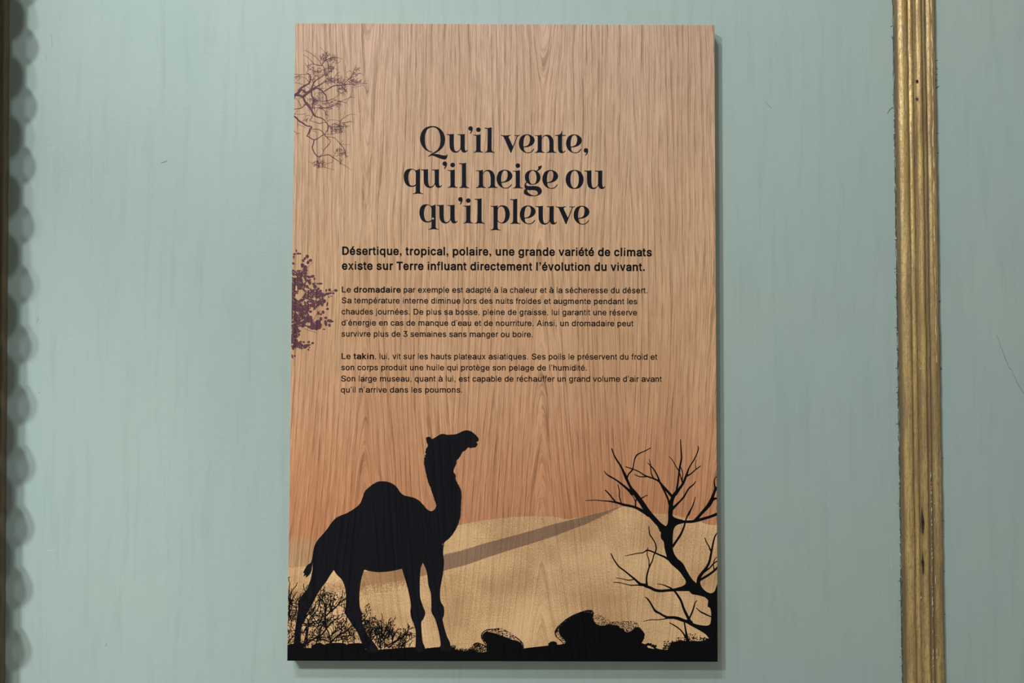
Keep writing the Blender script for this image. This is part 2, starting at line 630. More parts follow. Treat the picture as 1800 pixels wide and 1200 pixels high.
box(m, xc - 0.16, xc - 0.055, Y1, 0.0, zmin, zmax)
structure(m.build('trim_3', M_DARK))

# ------------------------------------------------------------------ small marks on the wall and on the gilded moulding
class WallInk(Ink):
    def __init__(self, y):
        super().__init__()
        self.y = y


def wall_marks():
    global sign_pt
    keep = sign_pt
    def on(yp):
        def f(px, py):
            p = ray(px, py, yp)
            return (p.x, p.z)
        return f
    dark = plain('scratch_shade', (138, 157, 150), 0.7)
    pale = plain('scratch_chalk', (186, 204, 196), 0.7)
    sign_pt = on(-0.0003)
    for s, mat in (('0,0,.6 6,-4,1.1 9,-6,.5', dark),):
        w = WallInk(-0.0003)
        w.stroke(wpts('283,286.5,.6 288,284.5,1.2 294,282.5,.6', 0, 0, 1)); w.build('scratch', dark, wall)
    w = WallInk(-0.00006); w.stroke(wpts('115,607,.6 117,601,1 121,596,1.2 126,593.5,.6', 0, 0, 1)); w.build('scratch', pale, wall)
    w = WallInk(-0.00006); w.stroke(wpts('64.5,567,.6 66,562,1.2 66.5,556,.6', 0, 0, 1)); w.build('scratch', dark, wall)
    w = WallInk(-0.00006); w.stroke(wpts('185,1136,.6 186.5,1133,1.4 187.5,1130,.5', 0, 0, 1)); w.build('scratch', dark, wall)
    w = WallInk(-0.00006); w.stroke(wpts('1346,179,.5 1350,184,1.2 1357,190,.5', 0, 0, 1)); w.build('scratch', dark, wall)
    w = WallInk(-0.00006); w.blob(68.5, 690, 1.1, .9); w.build('speck', dark, wall)
    w = WallInk(-0.00006); w.stroke(wpts('90,60,.4 91,72,.6 91.5,84,.3', 0, 0, 1)); w.stroke(wpts('81,96,.3 81.5,106,.5', 0, 0, 1)); w.build('scratch', dark, wall)
    w = WallInk(-0.00006)
    w.stroke(wpts('62,969,.4 90,967,.8 118,966,.7 134,961,.8 150,964,.7 186,966,.4', 0, 0, 1))
    w.stroke(wpts('66,263,.5 88,260,.9 106,257,1.1 110,261,.8', 0, 0, 1))
    w.stroke(wpts('68,569,.4 80,567,.8 96,570,.8 112,568,.4', 0, 0, 1)); w.build('paint_seam', pale, wall)
    w = WallInk(-0.00006)
    w.stroke(wpts('1660,835,.5 1664,837,1.4 1668,838,.4', 0, 0, 1))
    w.stroke(wpts('1660,1018,.5 1670,1024,1 1683,1032,.5', 0, 0, 1))
    w.stroke(wpts('1730,800,.4 1736,812,.9 1740,822,.4', 0, 0, 1)); w.build('scratch', pale, wall)
    w = WallInk(-0.0003)
    rnd = random.Random(3)
    p = [(1752, 588, .5)]
    while p[-1][0] < 1803:
        p.append((p[-1][0] + rnd.uniform(1.2, 3.2), p[-1][1] + rnd.uniform(2.4, 6.5), rnd.uniform(.5, 1.1)))
    w.stroke(p, 2, False); w.build('crack', dark, wall)
    w = WallInk(-0.00006)
    w.stroke(wpts('1564,930,.4 1564.5,960,.9 1566,990,1.0 1568,997,1.2', 0, 0, 1)); w.blob(1567.5, 995.5, 1.6, 1.6); w.build('paint_drip', pale, wall)
    # ragged paint line beside the moulding: dark gap and pale chips
    gapm = plain('paint_gap', (74, 88, 84), 0.8)
    w = WallInk(-0.0002); w2 = WallInk(-0.0004)
    sign_pt = on(-0.0002)
    P = []
    y = -10
    while y < 1212:
        x = 1570 + 17 * y / 1200 - 0.8
        P.append((x + rnd.uniform(-.7, .5), y, rnd.uniform(.6, 2.4)))
        y += rnd.uniform(4, 11)
    w.stroke(P, 2, False)
    P = []
    y = -10
    while y < 1212:
        x = 1640.5 + 18 * y / 1200 + 0.9
        P.append((x + rnd.uniform(-.6, .8), y, rnd.uniform(.4, 1.9)))
        y += rnd.uniform(4, 11)
    w.stroke(P, 2, False)
    for _ in range(46):
        y = rnd.uniform(0, 1200)
        s = rnd.random() < .5
        x = (1570 + 17 * y / 1200 - 2) if s else (1640.5 + 18 * y / 1200 + 2.5)
        a = rnd.uniform(-.8, .8)
        w.stroke([(x, y, 1.4), (x + (-1 if s else 1) * rnd.uniform(1, 4.5), y + rnd.uniform(-3, 3), .4)], 2, False)
    w.stroke(wpts('1572,187,1.2 1564,193,1 1560,200,.4', 0, 0, 1)); w.stroke(wpts('1643,158,2.4 1648,153,1.6 1652,151,.4', 0, 0, 1))
    w.build('paint_gap', gapm, wall)
    for _ in range(150):
        y = rnd.uniform(180, 1200)
        if rnd.random() < .72:
            x = 1570 + 17 * y / 1200 - 2.0 + rnd.uniform(-.8, .8)
        else:
            x = 1640.5 + 18 * y / 1200 + 2.2 + rnd.uniform(-.4, 1.4)
        w2.blob(x, y, rnd.uniform(.4, .9), rnd.uniform(.8, 3.0), rnd.uniform(-.2, .2), 7, .3, rnd)
    w2.build('paint_chips', plain('chipped_plaster', (198, 212, 206), 0.7), wall)
    # nail holes, splits and chips in the gilding
    hole = plain('hole_dark', (26, 20, 14), 0.9)
    h = 0.01030
    sign_pt = on(-h)
    w = WallInk(-h); w.blob(1612, 142.5, 2.4, 2.6, 0, 12); w.build('nail_hole', hole, trim)
    w = WallInk(-h); w.blob(1611.8, 173.5, 2.6, 2.4, .4, 7, .2, rnd); w.build('nail_hole', plain('hole_filler', (84, 70, 54), .9), trim)
    w = WallInk(-h); w.fan([(x, y) for x, y, c in pts('1620.5,888 1622,905 1624,912 1624.5,920 1622.5,938 1621,937 1619.5,920 1619.5,910')]); w.build('split', plain('split_dark', (58, 42, 24), .9), trim)
    w = WallInk(-h - .0003); w.blob(1622, 917, 1.8, 3.4, 0, 8); w.build('nail_hole', hole, trim)
    w = WallInk(-h); w.fan([(x, y) for x, y, c in pts('1622,967 1623,982 1624.5,988 1623.5,1008 1622,1009 1621,994 1619.5,988 1621,980')]); w.build('split', plain('split_dark', (58, 42, 24), .9), trim)
    w = WallInk(-h - .0003); w.blob(1622, 987.5, 1.7, 1.9, 0, 8); w.build('nail_hole', hole, trim)
    w = WallInk(-0.0096)
    sign_pt = on(-0.0096)
    for _ in range(60):
        y = rnd.uniform(830, 1200)
        x = 1636.5 + (y - 830) * .012 + rnd.choice((0, 0, 6)) + rnd.uniform(-.5, .5)
        w.blob(x, y, rnd.uniform(.3, .7), rnd.uniform(.8, 4.5), 0, 6, .2, rnd)
    w.blob(1604, 468, 1.2, 2.6); w.blob(1618, 648, .8, 2); w.blob(1619, 1050, .9, 2)
    w.build('gesso_chips', plain('white_gesso', (226, 214, 190), 0.6), trim)
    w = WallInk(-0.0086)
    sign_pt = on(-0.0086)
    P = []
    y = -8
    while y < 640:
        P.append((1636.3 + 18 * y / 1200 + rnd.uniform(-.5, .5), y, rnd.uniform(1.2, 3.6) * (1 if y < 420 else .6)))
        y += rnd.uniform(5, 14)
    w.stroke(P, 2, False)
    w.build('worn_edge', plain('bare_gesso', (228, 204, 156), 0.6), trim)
    sign_pt = keep


wall_marks()

# ------------------------------------------------------------------ the sign
sign = bpy.data.objects.new('wooden_sign', None)
COL.objects.link(sign)
sign.location = (0, 0, SIGN_Z)
sign.empty_display_size = 0.05
sign['label'] = 'oak veneer sign with black French text and a camel silhouette on the green wall'
sign['category'] = 'sign'

import bmesh
bm = bmesh.new()
bmesh.ops.create_cube(bm, size=1.0)
for v in bm.verts:
    v.co = Vector((v.co.x * PW, (v.co.y - 0.5) * PT, (v.co.z + 0.5) * PH))
bmesh.ops.bevel(bm, geom=[e for e in bm.edges], offset=0.0006, segments=2, affect='EDGES', profile=0.6)
me = bpy.data.meshes.new('panel')
bm.to_mesh(me)
bm.free()
link('panel', me, M_OAK, sign)

# --- dunes
Z7 = (760, 880, 5.142857)
T1 = (1025, 765, 8.5714); T2 = (1130, 765, 8.5714); T3 = (1060, 890, 8.5714); T4 = (1130, 890, 8.5714); T5 = (1125, 1030, 8.2759)
d = Ink(1)
top = pts('240,220 400,185 600,160 800,142 1000,138 1130,148 1220,168* 1400,135 1550,100 1710,50*', *Z7)
top = [(505, 998, True), (560, 992, True), (700, 960, True), (760, 936, False)] + top
top += pts('340,2 420,14', *T3) + pts('800,1112 870,1140', *T1) + [(1147.5, 902, False), (1170, 903, False), (1190, 906, False), (1225, 915, False), (1245, 921.5, False), (1264, 923, True)]
d.poly(catmull(top + [(1264, 1168, True), (503, 1168, True)], 4, True))
d.build('dune_print', M_SAND, sign)

rnd = random.Random(11)
b = Ink(2)
tp = pts('105,490 300,440 450,390 600,350 750,310 900,268 1080,215 1220,180 1400,135 1550,100 1710,48', *Z7)
bt = pts('1710,52 1590,112 1480,165 1380,215 1280,250 1100,320 900,385 700,445 500,510 300,580 105,630', *Z7)
lt = [(738, 1013), (720, 1018), (680, 1024), (640, 1029), (618, 1033)]
lb = [(618, 1012), (640, 1004), (740, 986)]
b.poly([(x, y) for x, y, c in tp] + [(x, y) for x, y, c in bt])
bw = Ink(2)
bw.poly([(780.4, 1002.5)] + lt + lb + [(780.4, 975.3)])
for _ in range(4200):
    # the dry-brushed lower edge under the camel
    x = rnd.uniform(505, 735)
    yb = 1052 - (x - 505) * (1052 - 1012) / 225
    y = yb + abs(rnd.gauss(0, 1)) * 10 - 1
    bw.blob(x, y if x > 612 else y - 12 * rnd.random() - 4, rnd.uniform(.3, .8), rnd.uniform(.3, 1.1), 0, 5, .3, rnd)
for _ in range(420):
    # and the frayed edges of the band to the right
    x = rnd.uniform(781, 1080)
    yb = 1003 - (x - 781) * 0.338 + rnd.gauss(0, 1.1) if rnd.random() < .3 else 975 - (x - 781) * 0.255 + rnd.gauss(0, 1.0)
    b.blob(x, yb, rnd.uniform(.4, 1.0), rnd.uniform(.4, 1.0), 0, 5, .3, rnd)
b.build('dune_shade_print', M_BAND, sign)
bw.build('dune_shade_print', M_BAND_WARM, sign)

# --- camel
def fuzz(P, boxes, rnd):
    """rough hairy outline inside the given boxes (x0, y0, x1, y1, amplitude)"""
    out = []
    n = len(P)
    for i in range(n):
        a, c = P[i], P[(i + 1) % n]
        L = math.hypot(c[0] - a[0], c[1] - a[1])
        amp = 0
        for x0, y0, x1, y1, k in boxes:
            if x0 <= a[0] <= x1 and y0 <= a[1] <= y1:
                amp = k
        out.append(a[:2])
        if amp and L > .6:
            m = max(1, int(L / .9))
            for j in range(1, m + 1):
                t = (j - .5) / m
                o = rnd.uniform(-.15, 1.0) * amp * (1 if j % 2 else .2)
                nx, ny = (c[1] - a[1]) / L, -(c[0] - a[0]) / L
                out.append((a[0] + (c[0] - a[0]) * t + nx * o, a[1] + (c[1] - a[1]) * t + ny * o))
    return out


H = (735, 745, 10); Z6 = (490, 730, 4); Z7L = (490, 930, 4.4444); Z8 = (730, 1060, 9)
body = []
body += pts('180,375* 155,335 140,270 138,240* 172,224 216,233 242,268* 310,230 370,190 425,172 470,178 510,188 590,184 660,178 720,155 790,122 850,110 910,120 960,150 1010,190 1042,225 1064,265 1057,295 1035,312* 1018,318* 1042,345 1032,380 1000,410 960,413 920,422 880,410 850,440 820,468 790,480 770,505 745,555 700,610 672,645 668,690 650,740 625,790 622,840 645,880 660,910 652,950 675,1010 710,1080 745,1140', *H)
body += pts('1265,480 1280,530 1284,570 1279,640 1276,700 1262,760 1235,815 1200,862 1165,892 1158,930 1156,970 1162,1020 1160,1060', *Z6)
body += pts('1285,330 1275,390 1264,450 1260,500 1265,560 1285,598', *Z7L)
body += pts('450,50 458,130 450,200 432,245 440,300 465,400 500,520 545,610 556,665* 575,720* 575,760* 150,760* 150,700*', *Z8)
body = body[:-3] + pts('560,760* 398,760* 395,685* 400,640 380,500 350,370 310,240 270,170 253,120 254,60', *Z8)
body += pts('1188,500 1170,440 1163,380 1155,330 1140,290 1125,260* 1110,300 1103,370 1102,440 1105,530', *Z7L)
body += pts('112,20 130,70 155,130 155,170 130,240 98,290 97,400 105,520 120,620 150,690 160,760*', *Z8)
body += pts('1068,960* 1068,922 1070,850 1068,790 1055,740 1035,690 1028,640 1032,600 1025,540 1010,470 990,400 975,350 962,307* 900,322 830,332 770,334 710,326 668,315* 652,360 641,410 632,480 630,560 635,610 650,660 648,710 665,760 700,830 740,880 772,925 785,960* 700,960* 650,890 612,800 570,740 532,680 514,650 522,600 525,540 522,480 510,430 490,390 455,355 430,317* 400,360 370,410 330,460 300,510 260,590 215,670 190,720 175,790 172,860 170,960* 110,960* 120,850 130,760 140,690 150,630 150,580 160,545 185,510 213,480 235,430 250,385 262,330', *Z7L)
body += pts('238,1075 240,1032* 234,1062 228,1095 214,1120 190,1140* 193,1120* 174,1131* 182,1106* 171,1106* 184,1080 200,1053 226,1036* 235,1000 242,955 252,915 272,878 300,845 340,798 370,755 400,722 430,705 480,685 530,655 570,620 590,575 605,535 640,500 690,468 720,462 760,465 800,480 830,505 855,540 880,560 910,568 950,578 990,600 1020,635 1045,660 1070,672 1095,660 1110,632* 1095,590', *Z6)
body += pts('240,1180 215,1110 190,1050 165,980 150,910 135,850 125,790 120,740 105,700 108,640 102,598* 131,582* 117,556* 146,520* 124,495* 135,470 145,430', *H)
P = catmull(body, 4, True)
P = fuzz(P, [(740, 782, 772, 892, 1.5), (796, 800, 815, 945, 1.3), (630, 844, 700, 870, .8), (826, 745, 850, 795, .3), (530, 985, 552, 1016, .8), (805, 780, 826, 800, .8)], random.Random(5))
c = Ink(6)
c.poly(P)
c.build('camel_print', M_CAMEL, sign)

# --- bare tree at the right edge
t = Ink(5)
tr = pts('985,1050* 985,800 1000,755* 960,705 870,645 760,585 690,545* 700,500* 760,530 830,555 900,568 985,570 1020,545 1035,440 1030,360 1020,320 985,290 990,220 975,185 940,160 900,145 830,128 760,115 735,95 715,70* 640,68* 600,5*', *T5)
tr += pts('640,1165 645,1120 610,1060 560,990 500,930 430,870 375,795 345,700 325,620 315,540 300,510 275,480 268,440 270,370 235,315* 245,268* 290,290 325,298 355,285 372,250 380,180 380,100 390,-60* 440,-60* 445,120 465,155 520,180 600,200* 600,250* 520,275 480,310 460,370 452,460 450,560 450,630 465,690 490,740 530,790 580,830 620,880 660,960 700,1030 740,1090 803,1152* 858,1120*', *T4)
tr += pts('890,-5 930,50 1000,95 1050,97 1085,70 1110,0', *T5) + pts('1135,1138* 1200,1138*', *T4) + pts('1180,1105*', *T5)
t.poly(catmull(tr, 5, True))
for o, rows in (
    (T4, ('835,1185,60 845,1080,52 895,1000,46 955,925,40 1000,835,36 1025,720,32 1045,620,28 1065,520,25 1090,440,20 1124,390,12',
          '1022,665,24 990,590,18 955,530,16 935,470,12', '880,1012,28 950,965,26 1010,920,20 1060,862,20 1100,832,16 1138,812,15',
          '1075,960,22 1065,890,15 1068,830,14 1090,785,12 1115,760,8', '850,1110,38 930,1065,36 1010,1015,34 1080,960,32 1145,895,34',
          '500,228,110 570,227,56 640,228,42 740,225,42 830,205,45 920,180,42 1020,150,40 1135,105,46',
          '790,205,45 850,140,42 920,60,45 980,0,42 1005,-25,42',
          '448,600,40 480,555,34 525,490,34 572,415,32 610,330,28 635,250,22 655,180,20 690,100,20 730,30,18 760,-30,16',
          '300,335,120 250,275,78 180,200,76 110,120,72 40,30,72 15,0,74')),
    (T2, ('690,1200,16 730,1110,16 760,1030,16 780,970,12 790,925,10',
          '895,1160,45 980,1065,55 1030,985,60 1060,900,40 1090,820,38 1112,780,25', '1088,790,24 1075,690,16 1090,645,12 1118,610,8',
          '1035,980,50 1080,952,35 1128,950,26',
          '415,1200,62 420,1100,70 425,1020,62 450,940,55 490,870,50 530,820,42', '490,885,50 545,810,40 600,730,36 640,640,34 660,590,32 690,500,20 730,430,18 780,350,18 820,260,16 835,200,16 832,160,12',
          '650,615,28 720,580,18 800,510,16 870,460,12', '797,505,12 790,430,10 802,365,8',
          '505,840,32 525,720,26 540,600,26 555,480,26 575,390,26 583,330,24 575,200,18 570,120,16 568,62,12',
          '540,530,16 500,470,14 450,380,12 395,315,9', '560,460,12 595,540,14 600,600,14 590,690,20 605,720,22', '555,575,14 590,690,18',
          '440,920,42 370,840,38 290,750,34 240,690,28 160,650,22 60,615,22 0,585,18 -10,580,18',
          '262,720,28 215,600,22 170,520,20 120,460,16 72,412,9', '165,655,22 130,580,16 118,500,14 115,440,14 97,360,9',
          '270,730,28 330,850,28 375,950,28 405,1040,42', '430,1115,50 500,1050,34 560,990,26 620,920,26 660,850,22 700,790,22 760,740,18 795,692,12')),
    (T1, ('1000,1180,76 960,1130,76 900,1040,75 830,940,70 770,860,62 720,790,42 680,710,38 640,620,45 600,530,32 560,450,26 500,360,24 460,280,18 432,200,18',
          '745,875,52 660,800,36 570,725,28 480,660,22 400,615,22 350,580,16 320,540,11', '660,645,26 690,575,20 740,520,20 760,440,16 780,350,18 810,295,20 860,265,16 940,230,14 1015,188,11',
          '990,1195,70 940,1165,55 870,1125,45 790,1085,38 700,1060,36 600,1040,36 520,1015,30 450,1000,24 380,990,18 300,985,14 200,975,12 40,978,9',
          '480,992,26 430,930,20 380,870,20 335,825,16', '575,1020,16 545,920,16 545,840,14 522,735,12', '790,1085,22 790,1000,18 805,960,18',
          '785,990,14 760,930,12 705,875,9', '865,950,22 910,930,14 940,910,12 970,900,11',
          '905,588,18 840,545,16 770,515,16 700,490,14 640,472,11', '960,620,18 900,622,16 850,620,14 770,585,9')),
    (T5, ('715,35,72 600,38,64 500,52,42 400,60,38 300,67,40 220,55,42 150,22,40 90,0,40 60,-18,40',
          '254,-34,9 340,-20,14 400,5,20 450,30,24 510,80,28 560,150,32 600,220,32 630,310,34 665,390,38 700,460,42 725,520,60',
          '720,460,24 760,370,22 790,280,20 800,240,16 828,208,9', '740,528,60 640,500,46 560,470,50 490,455,42 400,452,38 340,425,30 280,390,30 225,360,34 190,310,26 150,240,24 110,185,22 78,158,13',
          '400,465,22 340,478,14 250,488,12 170,487,12 100,498,10 52,511,7', '1040,445,16 980,420,20 930,395,22 880,370,18 820,315,11',
          '645,530,20 660,620,24 675,700,32 690,800,44', '665,750,24 620,670,20 560,610,18 500,570,18 430,530,13')),
    (T3, ('655,1195,46 640,1185,45 560,1165,40 480,1095,30 400,1030,25 320,965,22 240,905,22 190,840,20 150,775,18 122,710,15',
          '620,1185,34 520,1182,18 420,1185,16 330,1165,12 250,1145,12 160,1140,11', '470,1095,16 380,1108,15 300,1090,12 195,1072,8',
          '660,1185,34 655,1100,26 665,1020,24 690,930,22 720,860,20 745,810,18 765,730,18 790,680,20 800,620,20 785,550,18 745,480,18 705,420,18 695,360,14 690,300,13',
          '692,900,16 690,800,14 665,730,14 665,670,12 675,620,11', '1020,815,40 930,760,32 870,735,26 790,700,22 720,670,22 660,658,22 610,690,16 500,708,14 420,725,12 330,742,7')),
):
    for r in rows:
        t.stroke(wpts(r, *o))
t.build('bare_tree_print', M_BLACK, sign)

# --- ground and boulders
ZB = (960, 1060, 9.4737)
rg = random.Random(21)
g = Ink(3)
gr = [(503, 1132, True), (530, 1138, True), (560, 1140, True), (600, 1138, True), (660, 1142, True), (700, 1139, True), (730, 1137, True),
      (748, 1139.5, True), (774, 1136.5, True), (792, 1137, True), (800, 1141, True), (812, 1144, True), (830, 1146, True), (850, 1146, True), (880, 1142, True)]
gr += pts('1710,714* 1800,700*', *Z8) + pts('180,688* 240,685* 290,668* 330,690* 1560,690* 1575,657* 1620,670 1650,690* 1700,740* 1800,760*', *ZB)
gr += pts('190,880 250,905 340,925* 400,925* 430,880* 455,820 520,806 580,788 650,792 700,800 800,795 870,800 930,788 1000,760* 1180,760*', *T5) + [(1264, 1168, True), (503, 1168, True)]
GP = fuzz(catmull(gr, 3, True), [(748, 1130, 840, 1150, 1.6), (503, 1126, 740, 1146, 1.4), (1160, 1120, 1264, 1145, 1.3)], rg)
g.poly(GP)
for _ in range(150):   # grass blades right of the camel's feet
    x = rg.uniform(790, 836); y = 1147 - (x < 800) * 6
    a = rg.uniform(-.6, .6); l = rg.uniform(3, 9)
    g.stroke([(x, y, 1.1), (x + math.sin(a) * l, y - math.cos(a) * l, .4)], 2, False)
for _ in range(90):
    x = rg.uniform(1165, 1250); g.blob(x, 1126 + abs(rg.gauss(0, 4)) - 6 * (1188 < x), rg.uniform(.6, 1.6), rg.uniform(.6, 1.6), 0, 6, .3, rg)
for _ in range(70):
    x = rg.gauss(1216, 6); g.blob(x, rg.uniform(1113, 1128), rg.uniform(.5, 1.4), rg.uniform(.4, 1.0), rg.uniform(0, 3), 6, .3, rg)
for x in range(1130, 1154, 2):
    g.blob(x, 1135 - 3.5 * math.exp(-((x - 1139) / 5) ** 2) + rg.uniform(-1, 1), 2.2, 2.6, 0, 7, .3, rg)
for _ in range(40):
    g.blob(rg.uniform(1165, 1180), rg.uniform(1134, 1142), rg.uniform(.6, 1.5), rg.uniform(.6, 1.4), 0, 6, .3, rg)
g.build('ground_print', M_BLACK, sign)


def inside(x, y, poly):
    r = False
    j = len(poly) - 1
    for i in range(len(poly)):
        xi, yi = poly[i][:2]; xj, yj = poly[j][:2]
        if (yi > y) != (yj > y) and x < (xj - xi) * (y - yi) / (yj - yi) + xi:
            r = not r
        j = i
    return r


def stipple(ink, poly, n, r0, r1, rnd, keep=None):
    xs = [p[0] for p in poly]; ys = [p[1] for p in poly]
    k = 0
    tries = 0
    while k < n and tries < n * 20:
        tries += 1
        x, y = rnd.uniform(min(xs), max(xs)), rnd.uniform(min(ys), max(ys))
        if inside(x, y, poly) and (keep is None or rnd.random() < keep(x, y)):
            ink.blob(x, y, rnd.uniform(r0, r1), rnd.uniform(r0, r1) * 1.15, rnd.uniform(0, 3), 6, .35, rnd)
            k += 1


def outline(ink, pts_, w, frac, rnd):
    P = catmull(pts_, 8, False)
    for a, b_ in zip(P, P[1:]):
        if rnd.random() < frac:
            ink.stroke([(a[0], a[1], w * rnd.uniform(.7, 1.3)), (b_[0], b_[1], w * rnd.uniform(.7, 1.3))], 1, True)


# big boulder: solid core, stippled crest and flanks
r = Ink(7)
full = curve('290,668* 220,600 160,545 150,480 180,410 250,340 330,270 450,200 600,140 690,118 770,120 830,165 950,215 1040,270 1080,310 1200,302 1350,300 1490,310 1540,370 1600,450 1636,510 1630,585 1575,660*', *ZB)
core = curve('290,690* 322,640 275,580 218,505 212,430 248,368 340,288 460,212 600,162 690,148 752,190 795,290 850,352 940,372 1040,348 1100,356 1180,366 1232,405 1285,428 1330,476 1400,470 1470,418 1532,395 1600,455 1634,515 1628,585 1575,690*', *ZB)
r.poly(core)
stipple(r, full, 3400, .28, .8, rg, lambda x, y: 0.6 if (1045 < x < 1072 and y < 1092) else 0.95)
stipple(r, curve('150,480 180,410 250,340 330,270 450,200 600,140 690,118 770,130 760,240 600,200 450,240 300,330 230,420', *ZB), 700, .4, .9, rg)
outline(r, pts('160,545 220,600 290,665', *ZB), 1.2, 1, rg)
outline(r, pts('160,545 150,480 180,410 250,340 330,270 450,200 600,140 690,118 770,120', *ZB), 1.4, .9, rg)
outline(r, pts('1080,310 1200,302 1350,300 1490,310 1540,370 1600,450 1636,510 1630,585', *ZB), .8, .3, rg)
r.blob(972, 1131, 7.5, 5, 0, 10, .15, rg); r.blob(972, 1136, 9, 6, 0, 10, .1, rg)
r.build('boulder_print', M_BLACK, sign)

r = Ink(8)
full = curve('1125,715* 1115,650 1060,570 1045,510 1070,460 1130,420 1240,410 1320,398 1400,402 1480,440 1570,520 1650,580 1700,640 1712,720*', *Z8)
core = curve('1125,760* 1125,640 1075,575 1060,520 1085,470 1140,450 1240,470 1330,500 1420,530 1520,570 1600,590 1660,620 1695,660 1700,760*', *Z8)
r.poly(core)
stipple(r, full, 900, .3, .85, rg)
outline(r, pts('1115,650 1060,570 1045,510 1070,460 1130,420 1240,410 1320,398', *Z8), 1.6, 1, rg)
outline(r, pts('1570,520 1650,580 1700,640 1710,710', *Z8), 1.6, .9, rg)
r.build('boulder_print', M_BLACK, sign)

r = Ink(9)
full = curve('780,800* 850,720 915,660 940,635 985,625 1050,645 1140,685 1190,760 1180,850 1120,890* 800,890*', *Z8)
stipple(r, full, 420, .35, .95, rg, lambda x, y: 1 if y < 1147 else 0)
outline(r, pts('915,660 940,635 985,625 1050,645 1140,685', *Z8), 1.3, .95, rg)
r.build('boulder_print', M_BLACK, sign)

# --- thorny bushes at the lower left
def twigs(ink, x, y, ang, length, w, depth, rnd, knob=True, bend=.45):
    """a crooked twig with side shoots, drawn towards ang (0 = up)"""
    n = 4
    P = [(x, y, w)]
    a = ang
    for i in range(n):
        a += rnd.uniform(-bend, bend)
        x += math.sin(a) * length / n; y -= math.cos(a) * length / n
        P.append((x, y, max(w * (1 - .6 * (i + 1) / n), .55)))
    ink.stroke(P, 3)
    if depth > 0:
        for i in range(1, n + 1):
            if rnd.random() < .8:
                twigs(ink, P[i][0], P[i][1], a + rnd.choice((-1, 1)) * rnd.uniform(.4, 1.1), length * rnd.uniform(.35, .6), P[i][2] * .8, depth - 1, rnd, knob, bend)
    elif knob:
        for p in P[2:]:
            if rnd.random() < .75:
                b_ = a + rnd.choice((-1, 1)) * rnd.uniform(.4, 1.2)
                ink.leaf(p[0], p[1], rnd.uniform(1.4, 3.0), rnd.uniform(.8, 1.4), b_ - math.pi / 2)


def knobs(ink, n, cx, cy, rx, ry, rnd, r0=.4, r1=1.15):
    for _ in range(n):
        a, q = rnd.uniform(0, 6.283), math.sqrt(rnd.random())
        ink.blob(cx + math.cos(a) * q * rx, cy + math.sin(a) * q * ry, rnd.uniform(r0, r1), rnd.uniform(r0, r1), rnd.uniform(0, 3), 6, .35, rnd)


B1 = (500, 1000, 7.275); B2 = (600, 1050, 10.436)
rb = random.Random(8)
u = Ink(8)
for s in ('215,1000,16 350,905,18 470,840,20 560,730,16 640,650,12 720,620,9 745,560,7', '520,740,20 525,640,20 520,560,22 520,480,20 490,400,14 470,330,10',
          '525,600,16 580,550,18 640,500,18 700,440,14 740,400,9 785,360,7', '580,550,16 610,470,16 630,400,12 635,320,9', '690,440,12 735,360,10 748,270,9',
          '545,460,10 560,380,8 558,290,7', '265,1000,16 290,850,14 300,720,12 330,620,12 420,520,12 450,400,10 465,260,9', '250,700,11 350,690,13 430,690,13 510,660,10',
          '330,560,9 400,660,13 430,700,11', '430,690,11 470,640,10 500,560,12', '590,940,20 575,850,18 555,790,16 520,740,16', '590,940,22 680,850,18 780,800,16 870,710,12',
          '590,940,14 520,905,13 440,890,11', '600,950,14 700,990,12 760,910,11 790,890,9', '610,920,11 700,905,11 780,880,11', '600,820,11 680,790,11 740,740,11 800,650,9',
          '620,700,11 640,640,9 700,640,9', '60,560,16 70,430,14 80,330,13 100,270,9 150,210,8 165,170,7', '60,400,13 60,260,11 70,170,8', '80,420,13 130,330,11 165,285,8',
          '140,420,12 200,350,12 215,310,8 260,300,7', '270,290,9 245,230,10 245,185,8', '275,250,9 300,200,8', '60,160,8 50,110,12 70,100,6',
          '230,700,12 280,600,14 340,540,14 400,460,12', '250,950,14 280,800,14 270,700,12 240,680,10', '240,960,14 330,900,14 420,920,14 480,860,12', '460,900,22 450,780,18 500,700,18 520,640,14'):
    u.stroke(wpts(s, *B1))
for bx, by, an, ln in ((506, 1110, .1, 42), (512, 1100, .35, 40), (508, 1080, -.05, 34), (516, 1085, .4, 36), (506, 1130, .3, 40), (528, 1135, .3, 40),
                       (540, 1135, -.1, 46), (552, 1110, .2, 36), (560, 1085, .1, 30), (572, 1078, .3, 28), (566, 1060, -.2, 20), (580, 1070, .5, 22),
                       (590, 1128, .6, 36), (600, 1120, .8, 30), (612, 1130, .2, 34), (604, 1135, -.2, 30), (580, 1132, .4, 36), (545, 1080, .6, 26),
                       (575, 1120, .9, 34), (535, 1110, .5, 32), (556, 1132, .1, 30), (620, 1138, .4, 30)):
    twigs(u, bx, by, an, ln, 1.7, 2, rb)
for _ in range(60):
    bx = rb.uniform(506, 615)
    by = rb.uniform(1062 if bx > 530 else 1050, 1136)
    twigs(u, bx, by, rb.uniform(-.7, .9), rb.uniform(10, 24), 1.2, 1, rb)
for x0_, w_ in ((590, 26), (625, 20), (520, 16), (560, 14)):
    u.blob(x0_, 1138, w_, 9, 0, 14, .15, rb)
for n, x, y, rx, ry in ((120, 515, 1072, 8, 20), (60, 512, 1110, 7, 22), (70, 566, 1055, 9, 14), (70, 578, 1068, 10, 8), (60, 553, 1075, 12, 8), (60, 612, 1118, 12, 12),
                        (50, 550, 1112, 8, 8), (60, 530, 1132, 26, 6), (90, 590, 1136, 30, 5), (40, 588, 1052, 6, 12), (50, 602, 1098, 8, 12)):
    knobs(u, n, 500 + (x - 500), y, rx, ry, rb)
u.build('bush_print', M_BLACK, sign)

